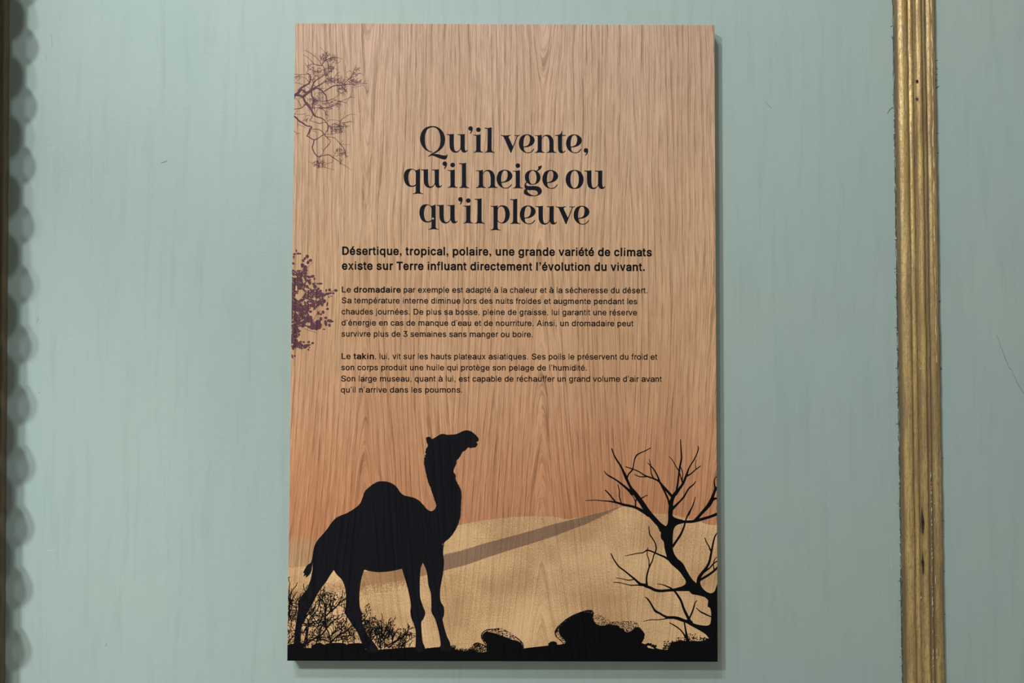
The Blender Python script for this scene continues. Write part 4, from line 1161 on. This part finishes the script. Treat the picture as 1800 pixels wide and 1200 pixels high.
# outlines of the letters (thousandths), as loops
FONT = {0: {'a': ['123,-19 88,-8 59,11 36,37 21,70 16,108 20,141 31,169 59,198 108,221 254,245 259,250 261,267 254,290 240,305 217,315 184,316 155,309 128,291 106,257 21,283 45,330 70,357 113,383 162,396 229,396 268,385 305,364 326,341 342,311 350,273 351,-14 263,-14 263,38 279,38 254,7 220,-12 177,-22', '199,63 221,71 239,84 251,100 261,129 261,172 131,142 114,130 108,120 107,98 114,81 128,69 161,60'],
 'à': ['123,-19 88,-8 59,11 36,37 21,70 16,108 20,141 31,169 59,198 108,221 254,245 259,250 261,267 254,290 240,305 217,315 184,316 155,309 128,291 106,257 21,283 45,330 70,357 113,383 162,396 229,396 268,385 305,364 326,341 342,311 350,273 351,-14 263,-14 263,38 279,38 254,7 220,-12 177,-22', '199,63 221,71 239,84 251,100 261,129 261,172 131,142 114,130 108,120 107,98 114,81 128,69 161,60', '158,415 81,539 176,543 236,416'],
 'b': ['211,-21 179,-15 143,6 112,45 126,45 126,-14 39,-14 39,523 128,523 128,333 111,333 134,363 165,385 194,395 229,399 277,392 300,384 321,372 356,341 383,299 399,247 404,189 399,130 383,79 356,36 321,5 300,-7 278,-16 254,-21', '235,62 260,70 281,86 296,108 308,137 313,171 311,225 303,256 289,281 271,300 249,312 220,316 192,312 169,301 151,282 138,258 130,227 127,170 133,135 144,107 160,85 181,70 206,62'],
 'c': ['181,-21 155,-16 131,-7 109,5 89,19 71,37 43,79 26,130 20,187 26,246 43,297 71,339 89,357 109,372 131,383 155,392 181,397 236,397 290,381 334,351 359,319 381,267 296,246 270,291 244,309 207,316 177,311 154,299 135,279 122,253 113,222 111,170 117,138 128,109 144,86 165,70 191,62 231,63 262,77 287,109 295,134 382,112 360,59 325,18 278,-10 223,-22'],
 'd': ['171,-21 147,-16 124,-7 103,5 68,36 42,79 25,130 20,189 26,247 42,299 69,341 104,372 125,384 148,392 195,399 231,395 260,385 298,355 313,333 297,333 297,523 386,523 386,-14 299,-14 299,45 314,45 290,14 259,-9 231,-19 213,-21', '219,62 244,70 264,85 280,107 291,135 297,170 295,227 286,258 273,282 255,301 232,312 205,316 176,312 153,300 135,281 122,256 113,225 111,171 117,137 128,108 144,86 164,70 190,62'],
 'e': ['184,-21 157,-16 132,-7 110,4 89,19 71,36 56,57 33,103 21,157 21,217 33,271 55,318 70,339 88,356 107,371 129,383 153,392 179,397 222,398 270,387 301,373 329,351 352,322 370,287 382,244 386,155 61,155 61,235 350,225 300,182 293,235 285,263 272,286 255,302 233,312 205,316 177,312 154,302 135,285 122,263 113,238 110,210 111,159 117,126 130,100 148,81 170,68 197,61 241,64 270,78 285,95 298,122 384,100 365,56 345,30 319,8 288,-9 252,-19 232,-21'],
 'é': ['184,-21 157,-16 132,-7 110,4 89,19 71,36 56,57 33,103 21,157 21,217 33,271 55,318 70,339 88,356 107,371 129,383 153,392 179,397 222,398 270,387 301,373 329,351 352,322 370,287 382,244 386,155 61,155 61,235 350,225 300,182 293,235 285,263 272,286 255,302 233,312 205,316 177,312 154,302 135,285 122,263 113,238 110,210 111,159 117,126 130,100 148,81 170,68 197,61 241,64 270,78 285,95 298,122 384,100 365,56 345,30 319,8 288,-9 252,-19 232,-21', '157,416 216,543 312,539 235,415'],
 'è': ['184,-21 157,-16 132,-7 110,4 89,19 71,36 56,57 33,103 21,157 21,217 33,271 55,318 70,339 88,356 107,371 129,383 153,392 179,397 222,398 270,387 301,373 329,351 352,322 370,287 382,244 386,155 61,155 61,235 350,225 300,182 293,235 285,263 272,286 255,302 233,312 205,316 177,312 154,302 135,285 122,263 113,238 110,210 111,159 117,126 130,100 148,81 170,68 197,61 241,64 270,78 285,95 298,122 384,100 365,56 345,30 319,8 288,-9 252,-19 232,-21', '172,415 95,539 191,543 250,416'],
 'f': ['242,393 242,313 -8,313 -8,393', '67,-14 68,449 76,480 93,506 116,525 158,541 261,534 237,453 194,460 176,457 165,450 158,438 156,418 156,-14'],
 'g': ['165,-162 113,-147 73,-121 45,-88 31,-64 105,-23 137,-62 160,-75 193,-83 227,-82 245,-78 260,-72 273,-64 284,-54 291,-41 296,-26 297,54 313,54 289,24 259,3 230,-6 195,-9 148,-3 105,15 70,44 43,83 33,108 21,161 21,221 32,275 55,321 86,358 125,384 148,392 196,399 231,395 260,385 291,364 315,333 299,333 299,393 387,393 385,-34 380,-58 373,-79 349,-114 315,-140 275,-156 230,-164', '220,74 245,81 265,94 281,114 292,141 298,173 295,229 287,259 274,283 256,301 233,312 205,316 176,312 153,300 135,282 122,257 113,227 111,174 117,142 128,116 144,95 164,81 190,74'],
 'h': ['128,-14 39,-14 39,523 128,523 128,273 82,273 99,318 112,340 127,359 144,374 183,392 227,399 267,394 302,381 331,358 353,327 367,288 371,241 371,-14 282,-14 281,255 277,270 271,284 263,295 252,304 241,310 227,314 198,314 177,309 159,299 145,285 134,266 128,241'],
 'i': ['39,-14 39,393 128,393 128,-14', '62,432 37,452 28,473 31,505 52,529 84,538 115,529 137,505 140,473 131,452 107,433 93,429'],
 'j': ['39,393 128,393 127,-48 120,-82 106,-110 85,-133 57,-148 23,-156 -24,-157 -24,-73 11,-72 25,-67 33,-57 38,-40', '62,432 37,452 27,473 31,505 52,529 83,538 115,529 136,505 139,473 130,452 106,433 93,429'],
 'k': ['103,120 96,226 115,226 279,393 376,386 190,185 183,185', '39,-14 39,523 128,523 128,-14', '287,-14 129,187 192,250 390,-9'],
 'l': ['34,-14 34,528 132,528 132,-14'],
 'm': ['39,-14 39,393 126,393 126,281 87,282 113,343 142,375 179,394 219,400 242,398 262,393 281,384 297,371 321,338 340,281 292,281 309,327 327,353 361,381 405,397 454,399 488,391 518,375 543,351 561,318 570,278 571,-14 482,-14 480,271 477,284 471,294 464,301 443,313 419,316 389,311 368,297 354,275 349,246 349,-14 260,-14 259,272 250,292 234,307 213,315 181,314 157,303 138,282 130,263 128,237 128,-14'],
 'n': ['128,-14 39,-14 39,393 126,393 126,273 82,273 99,318 112,340 127,359 144,374 183,392 227,399 267,394 302,381 331,358 353,327 367,288 371,241 371,-14 282,-14 281,255 277,270 271,284 263,295 252,304 241,310 227,314 198,314 177,309 159,299 145,285 134,266 128,241'],
 'o': ['181,-21 155,-16 131,-7 109,5 89,19 71,37 43,79 26,130 20,187 26,246 43,297 71,339 89,357 109,372 131,383 155,392 181,397 234,397 260,392 284,383 306,372 326,357 344,339 372,297 389,246 395,187 389,130 372,79 344,37 326,19 306,4 284,-7 260,-16 234,-21', '223,62 250,70 272,86 288,109 299,137 305,187 299,238 288,267 272,290 250,306 223,315 191,315 165,306 144,290 128,267 117,238 111,205 113,153 122,123 135,97 154,77 178,65 191,62'],
 'p': ['39,-157 39,393 126,393 126,333 111,333 134,363 165,385 194,395 229,399 277,392 300,384 321,372 356,341 383,299 399,247 404,189 399,130 383,79 356,36 321,5 300,-7 278,-16 230,-22 195,-19 166,-9 135,14 111,45 128,45 128,-157', '235,62 260,70 281,86 296,108 308,137 313,171 311,225 303,256 289,281 271,300 249,312 220,316 192,312 169,301 151,282 138,258 130,227 127,170 133,135 144,107 160,85 181,70 206,62'],
 'q': ['386,-157 297,-157 297,45 313,45 290,14 259,-9 230,-19 195,-22 147,-16 124,-7 103,5 68,36 42,79 25,130 20,189 26,247 42,299 69,341 104,372 125,384 148,392 195,399 231,395 260,385 297,355 314,333 299,333 299,393 386,393', '219,62 244,70 264,85 280,107 291,135 297,170 295,227 286,258 273,282 255,301 232,312 205,316 176,312 153,300 135,281 122,256 113,225 111,171 117,137 128,108 144,86 164,70 190,62'],
 'r': ['39,-14 39,393 126,393 126,335 107,335 119,356 145,379 177,394 257,399 257,308 196,311 166,302 143,284 134,268 128,248 128,-14'],
 's': ['143,-19 107,-10 76,6 51,29 33,57 17,105 102,123 117,87 132,72 153,63 181,60 213,63 236,74 250,88 254,103 251,115 244,125 231,134 120,164 79,184 62,198 49,214 40,232 34,253 34,292 44,325 65,353 93,375 127,390 166,398 226,395 259,385 287,370 310,348 332,309 342,280 261,261 240,298 225,310 202,317 173,318 149,311 132,299 124,285 124,270 129,259 140,249 176,236 259,216 300,195 316,181 329,165 338,147 344,127 344,88 333,54 312,25 283,2 246,-13 204,-21'],
 't': ['218,393 218,313 -8,313 -8,393', '51,485 140,485 141,88 144,75 150,68 161,65 213,68 230,-10 169,-18 143,-16 120,-11 100,-2 82,11 68,28 59,47 53,69 51,92'],
 'u': ['162,-18 125,-9 92,8 67,36 49,71 40,114 39,393 128,393 129,125 133,109 139,96 147,85 157,76 169,69 183,66 212,65 233,70 251,80 265,94 276,114 281,138 282,393 371,393 371,-14 284,-14 284,106 328,106 310,61 297,39 282,20 265,5 227,-13 204,-18'],
 'v': ['153,-14 -3,393 94,393 225,7 165,7 211,159 295,393 392,393 236,-14'],
 'x': ['2,-10 175,231 175,158 10,389 108,393 226,195 156,195 221,313 274,393 370,389 205,156 205,227 376,-10 279,-14 154,192 224,193 160,78 99,-14'],
 ',': ['21,-133 56,85 155,85 95,-133'],
 '.': ['83,-18 62,-9 45,8 36,29 36,53 45,74 62,91 83,100 107,100 129,91 145,74 154,53 154,29 145,8 129,-9 107,-18'],
 '’': ['35,304 70,523 169,523 109,304'],
 'D': ['82,-14 82,71 243,72 268,77 291,83 311,93 328,105 343,119 356,136 366,154 380,201 385,255 380,310 366,355 356,374 344,390 329,404 312,416 293,425 272,432 220,438 79,438 79,523 262,521 298,515 330,505 360,490 386,472 409,451 429,426 446,397 459,366 468,332 474,295 476,255 474,216 468,179 459,144 446,112 429,84 409,58 385,37 358,19 327,4 294,-6 257,-12', '139,523 139,-14 46,-14 46,523'],
 'L': ['46,-14 46,523 139,523 139,71 375,71 375,-14'],
 'S': ['196,-22 145,-12 101,7 66,35 41,71 27,112 22,151 116,151 124,115 134,97 150,83 184,68 224,63 268,69 292,79 311,92 324,109 331,129 331,149 326,163 308,181 254,205 149,236 121,248 97,262 76,279 60,299 47,321 40,346 38,373 44,417 63,456 93,487 132,511 177,525 227,530 277,525 322,510 360,487 389,457 408,420 418,364 326,364 320,392 314,405 306,416 295,425 263,440 225,444 184,439 154,424 140,410 132,394 129,376 132,357 141,343 165,326 217,307 330,271 379,240 407,205 419,174 422,138 416,95 398,56 369,23 329,-2 281,-18 253,-22'],
 'A': ['-4,-14 192,523 286,523 483,-14 385,-14 213,492 264,492 204,298 95,-14', '96,128 96,213 384,213 384,128'],
 'T': ['18,438 18,523 431,523 431,438 271,438 271,-14 179,-14 179,438'],
 '3': ['194,-20 148,-11 107,7 73,33 47,67 33,108 28,146 120,146 128,113 137,96 161,77 193,66 232,65 270,74 289,85 303,101 312,120 315,145 312,168 304,189 290,207 269,221 239,230 200,234 143,234 143,304 274,454 274,438 56,438 56,523 386,523 386,455 206,263 197,303 265,302 291,297 335,277 369,248 393,210 406,168 406,121 393,78 369,41 335,11 293,-9 244,-20']}, 1: {'a': ['121,-30 84,-18 52,2 26,31 10,67 5,108 9,144 22,175 52,207 105,231 249,256 249,256 250,265 244,284 234,296 214,304 185,305 159,299 136,283 111,245 5,276 36,337 62,365 108,393 160,407 230,407 273,395 312,372 335,347 352,315 361,274 362,-25 252,-25 252,27 284,27 261,-2 224,-23 178,-33', '196,73 216,81 231,92 241,105 250,131 250,158 136,132 122,122 119,117 118,99 123,87 133,79 162,71'],
 'à': ['121,-30 84,-18 52,2 26,31 10,67 5,108 9,144 22,175 52,207 105,231 249,256 249,256 250,265 244,284 234,296 214,304 185,305 159,299 136,283 111,245 5,276 36,337 62,365 108,393 160,407 230,407 273,395 312,372 335,347 352,315 361,274 362,-25 252,-25 252,27 284,27 261,-2 224,-23 178,-33', '196,73 216,81 231,92 241,105 250,131 250,158 136,132 122,122 119,117 118,99 123,87 133,79 162,71', '152,404 66,547 183,554 252,406'],
 'b': ['210,-32 175,-25 136,-3 106,34 137,34 137,-25 28,-25 28,534 139,534 139,344 106,344 127,371 160,395 191,406 230,410 280,403 304,394 327,381 365,348 393,303 410,250 415,189 410,128 393,74 365,29 328,-4 305,-17 281,-26 255,-32', '233,73 255,80 273,93 287,113 297,140 302,171 300,224 293,252 280,275 265,291 245,301 220,305 195,301 176,292 160,276 148,254 141,225 139,171 144,138 154,112 168,93 186,80 207,73'],
 'c': ['179,-32 152,-26 127,-17 103,-5 82,11 63,30 33,74 15,127 9,187 15,248 33,302 63,346 82,365 103,381 127,394 152,402 180,408 238,408 294,391 341,359 368,324 396,260 290,233 262,283 240,298 207,304 181,301 160,290 144,273 132,249 124,221 122,170 127,141 137,114 152,94 170,80 193,73 228,74 255,86 277,114 288,147 397,120 370,53 332,10 282,-20 224,-33'],
 'd': ['169,-32 144,-26 120,-17 97,-4 60,29 32,74 15,128 9,189 15,250 32,303 60,348 97,381 120,394 145,403 195,410 233,406 265,395 306,363 319,344 286,344 286,534 397,534 397,-25 288,-25 288,34 319,34 298,6 264,-19 233,-30 214,-32', '217,73 239,80 256,93 270,112 281,138 286,171 284,225 276,254 264,276 249,291 229,301 205,305 179,301 160,291 144,275 132,252 124,224 122,171 127,140 138,113 152,93 170,80 191,73'],
 'e': ['183,-32 154,-26 128,-17 104,-5 82,11 63,29 46,51 22,99 10,156 10,218 22,275 45,324 62,346 80,364 101,380 125,393 150,402 177,408 223,409 274,398 307,382 337,359 362,328 381,291 392,245 397,144 50,144 50,246 360,228 292,165 282,233 275,259 263,279 248,293 229,302 205,305 180,302 160,292 144,278 132,259 124,236 121,210 122,160 128,130 139,107 155,90 174,78 198,72 238,75 263,87 276,101 292,135 399,108 375,51 353,22 325,-1 292,-19 254,-30 233,-32'],
 'é': ['183,-32 154,-26 128,-17 104,-5 82,11 63,29 46,51 22,99 10,156 10,218 22,275 45,324 62,346 80,364 101,380 125,393 150,402 177,408 223,409 274,398 307,382 337,359 362,328 381,291 392,245 397,144 50,144 50,246 360,228 292,165 282,233 275,259 263,279 248,293 229,302 205,305 180,302 160,292 144,278 132,259 124,236 121,210 122,160 128,130 139,107 155,90 174,78 198,72 238,75 263,87 276,101 292,135 399,108 375,51 353,22 325,-1 292,-19 254,-30 233,-32', '141,406 209,554 326,547 241,404'],
 'è': ['183,-32 154,-26 128,-17 104,-5 82,11 63,29 46,51 22,99 10,156 10,218 22,275 45,324 62,346 80,364 101,380 125,393 150,402 177,408 223,409 274,398 307,382 337,359 362,328 381,291 392,245 397,144 50,144 50,246 360,228 292,165 282,233 275,259 263,279 248,293 229,302 205,305 180,302 160,292 144,278 132,259 124,236 121,210 122,160 128,130 139,107 155,90 174,78 198,72 238,75 263,87 276,101 292,135 399,108 375,51 353,22 325,-1 292,-19 254,-30 233,-32', '166,404 80,547 198,554 266,406'],
 'f': ['253,404 253,302 -19,302 -19,404', '56,-25 57,451 66,485 85,513 111,534 157,552 275,544 245,440 194,449 180,446 173,442 169,435 167,417 167,-25'],
 'g': ['164,-173 108,-157 66,-129 36,-95 16,-60 107,-9 145,-53 164,-65 194,-72 226,-71 242,-68 255,-62 267,-55 275,-47 281,-37 285,-24 286,43 318,43 297,16 263,-7 232,-17 194,-20 145,-14 100,5 61,36 33,78 22,105 10,160 10,222 22,279 45,327 78,366 120,393 145,403 195,410 233,406 265,395 299,372 320,344 288,344 288,404 398,404 396,-35 391,-61 382,-85 357,-122 321,-149 278,-166 231,-175', '218,85 240,91 258,103 271,120 281,144 287,174 284,227 277,254 265,276 249,292 230,301 205,305 180,301 160,291 144,275 132,253 124,226 122,175 127,145 137,121 151,103 169,91 191,85'],
 'h': ['139,-25 28,-25 28,534 139,534 139,262 66,262 89,322 103,346 119,366 138,383 180,403 227,410 269,405 307,391 339,366 363,332 378,290 382,242 382,-25 271,-25 270,253 266,267 261,278 255,287 246,294 236,300 225,303 199,303 181,299 166,291 153,278 144,262 139,240'],
 'i': ['28,-25 28,404 139,404 139,-25', '58,422 28,445 17,471 20,509 46,539 84,550 121,539 147,509 151,471 140,445 112,423 95,418'],
 'j': ['28,404 139,404 138,-49 131,-85 115,-117 92,-142 61,-159 24,-167 -35,-168 -35,-63 9,-61 18,-57 23,-52 27,-39', '58,422 28,445 16,471 20,509 46,539 83,550 121,539 147,509 151,471 139,445 111,423 94,418'],
 'k': ['97,107 85,237 110,237 274,404 389,391 195,174 187,174', '28,-25 28,534 139,534 139,-25', '282,-25 114,188 193,266 404,-15'],
 'l': ['23,-25 23,539 143,539 143,-25'],
 'm': ['28,-25 28,404 137,404 137,270 71,271 103,349 136,384 176,405 218,411 243,409 266,403 287,393 305,378 331,343 356,270 277,270 300,332 318,360 356,391 402,408 455,410 492,402 525,384 552,357 571,322 581,279 582,-25 471,-25 469,269 467,280 462,287 457,292 439,302 419,305 393,301 376,289 365,271 360,245 360,-25 249,-25 248,270 241,286 228,298 211,304 184,303 163,294 147,276 141,260 139,237 139,-25'],
 'n': ['139,-25 28,-25 28,404 137,404 137,262 66,262 89,322 103,346 119,366 138,383 180,403 227,410 269,405 307,391 339,366 363,332 378,290 382,242 382,-25 271,-25 270,253 266,267 261,278 255,287 246,294 236,300 225,303 199,303 181,299 166,291 153,278 144,262 139,240'],
 'o': ['180,-32 152,-26 127,-17 103,-5 82,11 63,30 33,74 15,127 9,187 15,248 33,302 63,346 82,365 103,381 127,394 152,402 180,408 235,408 263,402 288,394 312,381 333,365 353,346 382,302 400,248 406,187 400,127 382,74 353,30 333,11 312,-5 288,-17 263,-26 235,-32', '222,73 245,80 264,94 278,114 288,140 294,187 288,235 278,262 264,282 245,296 222,304 193,304 170,296 152,282 137,262 127,235 122,205 124,155 132,127 144,103 160,86 182,75 192,73'],
 'p': ['28,-168 28,404 137,404 137,344 106,344 126,371 160,395 191,406 230,410 280,403 304,394 327,381 365,348 393,303 410,250 415,189 410,128 393,74 365,29 328,-4 305,-17 280,-27 230,-33 192,-30 161,-19 127,6 106,34 139,34 139,-168', '233,73 255,80 273,93 287,113 297,140 302,171 300,224 293,252 280,275 265,291 245,301 220,305 195,301 176,292 160,276 148,254 141,225 139,171 144,138 154,112 168,93 186,80 207,73'],
 'q': ['397,-168 286,-168 286,34 319,34 298,6 264,-19 233,-30 195,-33 144,-27 120,-17 97,-4 60,29 32,74 15,128 9,189 15,250 32,303 60,348 97,381 120,394 145,403 195,410 233,406 265,395 305,363 319,344 288,344 288,404 397,404', '217,73 239,80 256,93 270,112 281,138 286,171 284,225 276,254 264,276 249,291 229,301 205,305 179,301 160,291 144,275 132,252 124,224 122,171 127,140 138,113 152,93 170,80 191,73'],
 'r': ['28,-25 28,404 137,404 137,346 101,346 110,363 138,388 175,405 268,410 268,296 197,300 171,292 152,276 144,263 139,247 139,-25'],
 's': ['141,-30 103,-20 70,-3 43,21 23,53 3,113 109,135 126,93 138,81 156,74 181,71 210,74 230,83 240,94 242,104 241,111 236,117 226,124 116,154 73,175 54,190 40,208 30,228 23,251 23,293 34,330 57,361 87,384 124,401 166,409 227,406 264,396 294,378 319,355 342,314 356,272 255,249 232,291 220,301 201,306 174,307 154,301 140,291 135,282 135,272 138,266 145,259 179,247 262,226 306,204 324,189 338,171 348,151 355,129 355,87 343,49 320,17 289,-7 250,-24 205,-32'],
 't': ['229,404 229,302 -19,302 -19,404', '40,496 151,496 152,89 154,80 156,78 162,76 222,80 243,-20 169,-29 141,-27 117,-22 94,-11 75,3 59,21 48,43 42,67 40,92'],
 'u': ['161,-29 121,-20 86,0 58,29 38,67 29,113 27,404 139,404 140,126 143,113 148,101 155,92 164,85 174,80 185,77 211,76 229,80 244,89 256,101 265,118 270,140 271,404 382,404 382,-25 273,-25 273,117 344,117 320,56 307,33 290,12 271,-4 230,-23 206,-29'],
 'v': ['145,-25 -19,404 102,404 240,-4 150,-4 200,163 287,404 408,404 244,-25'],
 'x': ['-12,-17 178,241 178,148 -4,397 114,404 241,187 141,186 212,319 268,404 385,397 202,146 201,237 391,-17 273,-25 139,200 239,201 169,72 105,-25'],
 ',': ['8,-144 46,96 170,96 103,-144'],
 '.': ['81,-29 56,-18 36,2 25,27 25,55 36,81 56,100 81,111 109,111 135,100 155,81 165,55 165,27 155,2 135,-18 109,-29'],
 '’': ['22,293 60,534 184,534 117,293'],
 'D': ['71,-25 71,82 242,83 266,87 287,94 305,102 321,113 335,126 347,142 356,159 369,203 374,255 369,307 356,351 347,368 335,383 322,396 307,407 289,415 270,421 220,427 68,427 68,534 263,532 300,525 334,515 365,500 393,481 417,458 438,432 456,402 469,369 479,334 485,296 487,255 485,215 479,176 469,141 456,107 438,77 417,51 392,28 363,9 331,-6 296,-17 258,-23', '150,534 150,-25 35,-25 35,534'],
 'T': ['7,427 7,534 442,534 442,427 282,427 282,-25 168,-25 168,427']}}
GLYPH = {}
FS = 1.385
SQUARE = {}
for bo_, w_, h_ in ((0, 104, 104), (1, 150, 146)):
    tail = [(0, h_), (w_, h_), (w_, 0), (w_ * .93, -h_ * .5), (w_ * .62, -h_ * .95), (w_ * .08, -h_ * 1.2), (w_ * .08, -h_ * .82), (w_ * .38, -h_ * .62), (w_ * .52, -h_ * .3), (w_ * .54, -14), (0, -14)]
    SQUARE['.', bo_] = [[(0, -14), (w_, -14), (w_, h_), (0, h_)]]
    SQUARE[',', bo_] = [tail]
    SQUARE['\u2019', bo_] = [[(x, y + 728 - h_) for x, y in tail]]
    SQUARE['i', bo_] = [[(0, -16), (w_, -16), (w_, 545), (0, 545)], [(0, 622), (w_, 622), (w_, 736), (0, 736)]]


def glyph(ch, bold):
    key = (ch, bold)
    if key not in GLYPH:
        loops = [[(x / 1000, y / 1000) for x, y in l] for l in SQUARE[ch, int(bold)]] if (ch, int(bold)) in SQUARE else [[tuple(float(c) * FS / 1000 for c in w.split(',')) for w in l.split()] for l in FONT[int(bold)][ch]]
        xs_ = [p[0] for l in loops for p in l]
        GLYPH[key] = (loops, min(xs_), max(xs_))
    return GLYPH[key]


def set_text(ink, text, x0, y0, x1, y1, size, bold):
    """text whose ink runs from x0 to x1, baseline from y0 to y1; size in picture pixels"""
    T = BOLD if bold else REG
    adv = 0
    cells = []
    for ch in text:
        w, a, b_ = T[ch]
        cells.append((ch, adv + a, adv + b_))
        adv += w
    lo, hi = cells[0][1], cells[-1][2]
    kx = (x1 - x0) / (hi - lo)
    for ch, a, b_ in cells:
        if ch == ' ':
            continue
        loops, gx0, gx1 = glyph(ch, bold)
        out = []
        for lp in loops:
            q = []
            for x, y in lp:
                u = a + (x - gx0) / (gx1 - gx0) * (b_ - a)
                px = x0 + (u - lo) * kx
                q.append((px, y0 + (y1 - y0) * (px - x0) / (x1 - x0) - y * size))
            out.append(q)
        ink.poly(*out, nonzero=True)


SB, SR = 19.3, 13.95
INTRO = [('D\u00e9sertique, tropical, polaire, une grande vari\u00e9t\u00e9 de climats', 601.5, 447.3, 1145.8, 449.9),
         ('existe sur Terre influant directement l\u2019\u00e9volution du vivant.', 601.0, 473.4, 1133.2, 475.8)]
for tx, x0, y0, x1, y1 in INTRO:
    k = Ink(4)
    set_text(k, tx, x0, y0, x1, y1, SB, True)
    k.build('introduction_line', M_BLACK, sign)
BODY = [[('Le', 600.9, 513.5, 616.8, 513.6, 0), ('dromadaire', 621.8, 513.6, 704.4, 513.8, 1), ('par exemple est adapt\u00e9 \u00e0 la chaleur et \u00e0 la s\u00e9cheresse du d\u00e9sert.', 709.4, 513.8, 1137.8, 515, 0)],
        [('Sa temp\u00e9rature interne diminue lors des nuits froides et augmente pendant les', 600.6, 532.6, 1120.2, 534.4, 0)],
        [('chaudes journ\u00e9es. De plus sa bosse, pleine de graisse, lui garantit une r\u00e9serve', 600.5, 552.2, 1119.7, 553.9, 0)],
        [('d\u2019\u00e9nergie en cas de manque d\u2019eau et de nourriture. Ainsi, un dromadaire peut', 600.4, 571.7, 1113.2, 573.2, 0)],
        [('survivre plus de 3 semaines sans manger ou boire.', 600.2, 591.2, 936.5, 592.3, 0)],
        [('Le', 600.4, 630.6, 616.4, 630.7, 0), ('takin', 621.4, 630.7, 657.4, 630.8, 1), (', lui, vit sur les hauts plateaux asiatiques. Ses poils le pr\u00e9servent du froid et', 659.3, 630.8, 1155.2, 631.8, 0)],
        [('son corps produit une huile qui prot\u00e8ge son pelage de l\u2019humidit\u00e9.', 599.8, 650.2, 1031.5, 651, 0)],
        [('Son large museau, quant \u00e0 lui, est capable de r\u00e9chauffer un grand volume d\u2019air avant', 599.5, 670, 1163.2, 670.7, 0)],
        [('qu\u2019il n\u2019arrive dans les poumons.', 599.2, 689.6, 812.4, 689.6, 0)]]
for runs in BODY:
    k = Ink(4)
    for tx, x0, y0, x1, y1, bo in runs:
        set_text(k, tx, x0, y0, x1, y1, SR, bool(bo))
    k.build('text_line', M_BLACK, sign)

# --- two small pin heads on the face
def pin(px, py, r, mat):
    x, z = sign_pt(px, py)
    m = Mesh2()
    n = 14
    for j, (rr, h) in enumerate(((1.0, 0.0), (.9, .0005), (.55, .0009))):
        for i in range(n):
            a = 2 * math.pi * i / n
            m.v.append((x + math.cos(a) * r * rr, -PT - .0003 - h, z + math.sin(a) * r * rr))
    m.v.append((x, -PT - .0013, z))
    for j in range(2):
        for i in range(n):
            m.f.append((j * n + i, j * n + (i + 1) % n, (j + 1) * n + (i + 1) % n, (j + 1) * n + i))
    for i in range(n):
        m.f.append((2 * n + i, 2 * n + (i + 1) % n, 3 * n))
    m.build('pin_head', mat, sign, True)


pin(761.3, 384.5, 0.0016, plain('pin_pale', (196, 190, 182), 0.5))
pin(778.7, 956.7, 0.0014, plain('pin_grey', (92, 92, 94), 0.5, 0.4))
LBL = {'camel_print': 'black silhouette of a standing one-humped camel', 'bare_tree_print': 'black silhouette of a leafless tree cut by the right edge',
       'plum_tree_print': 'plum coloured leafless branches at the upper left', 'plum_foliage_print': 'plum coloured leafy branches at the left edge',
       'dune_print': 'speckled sand coloured dunes', 'dune_shade_print': 'brown shaded side of the dune', 'ground_print': 'black strip of ground along the bottom'}
for o in sign.children:
    if o.name in LBL:
        o['label'] = LBL[o.name]
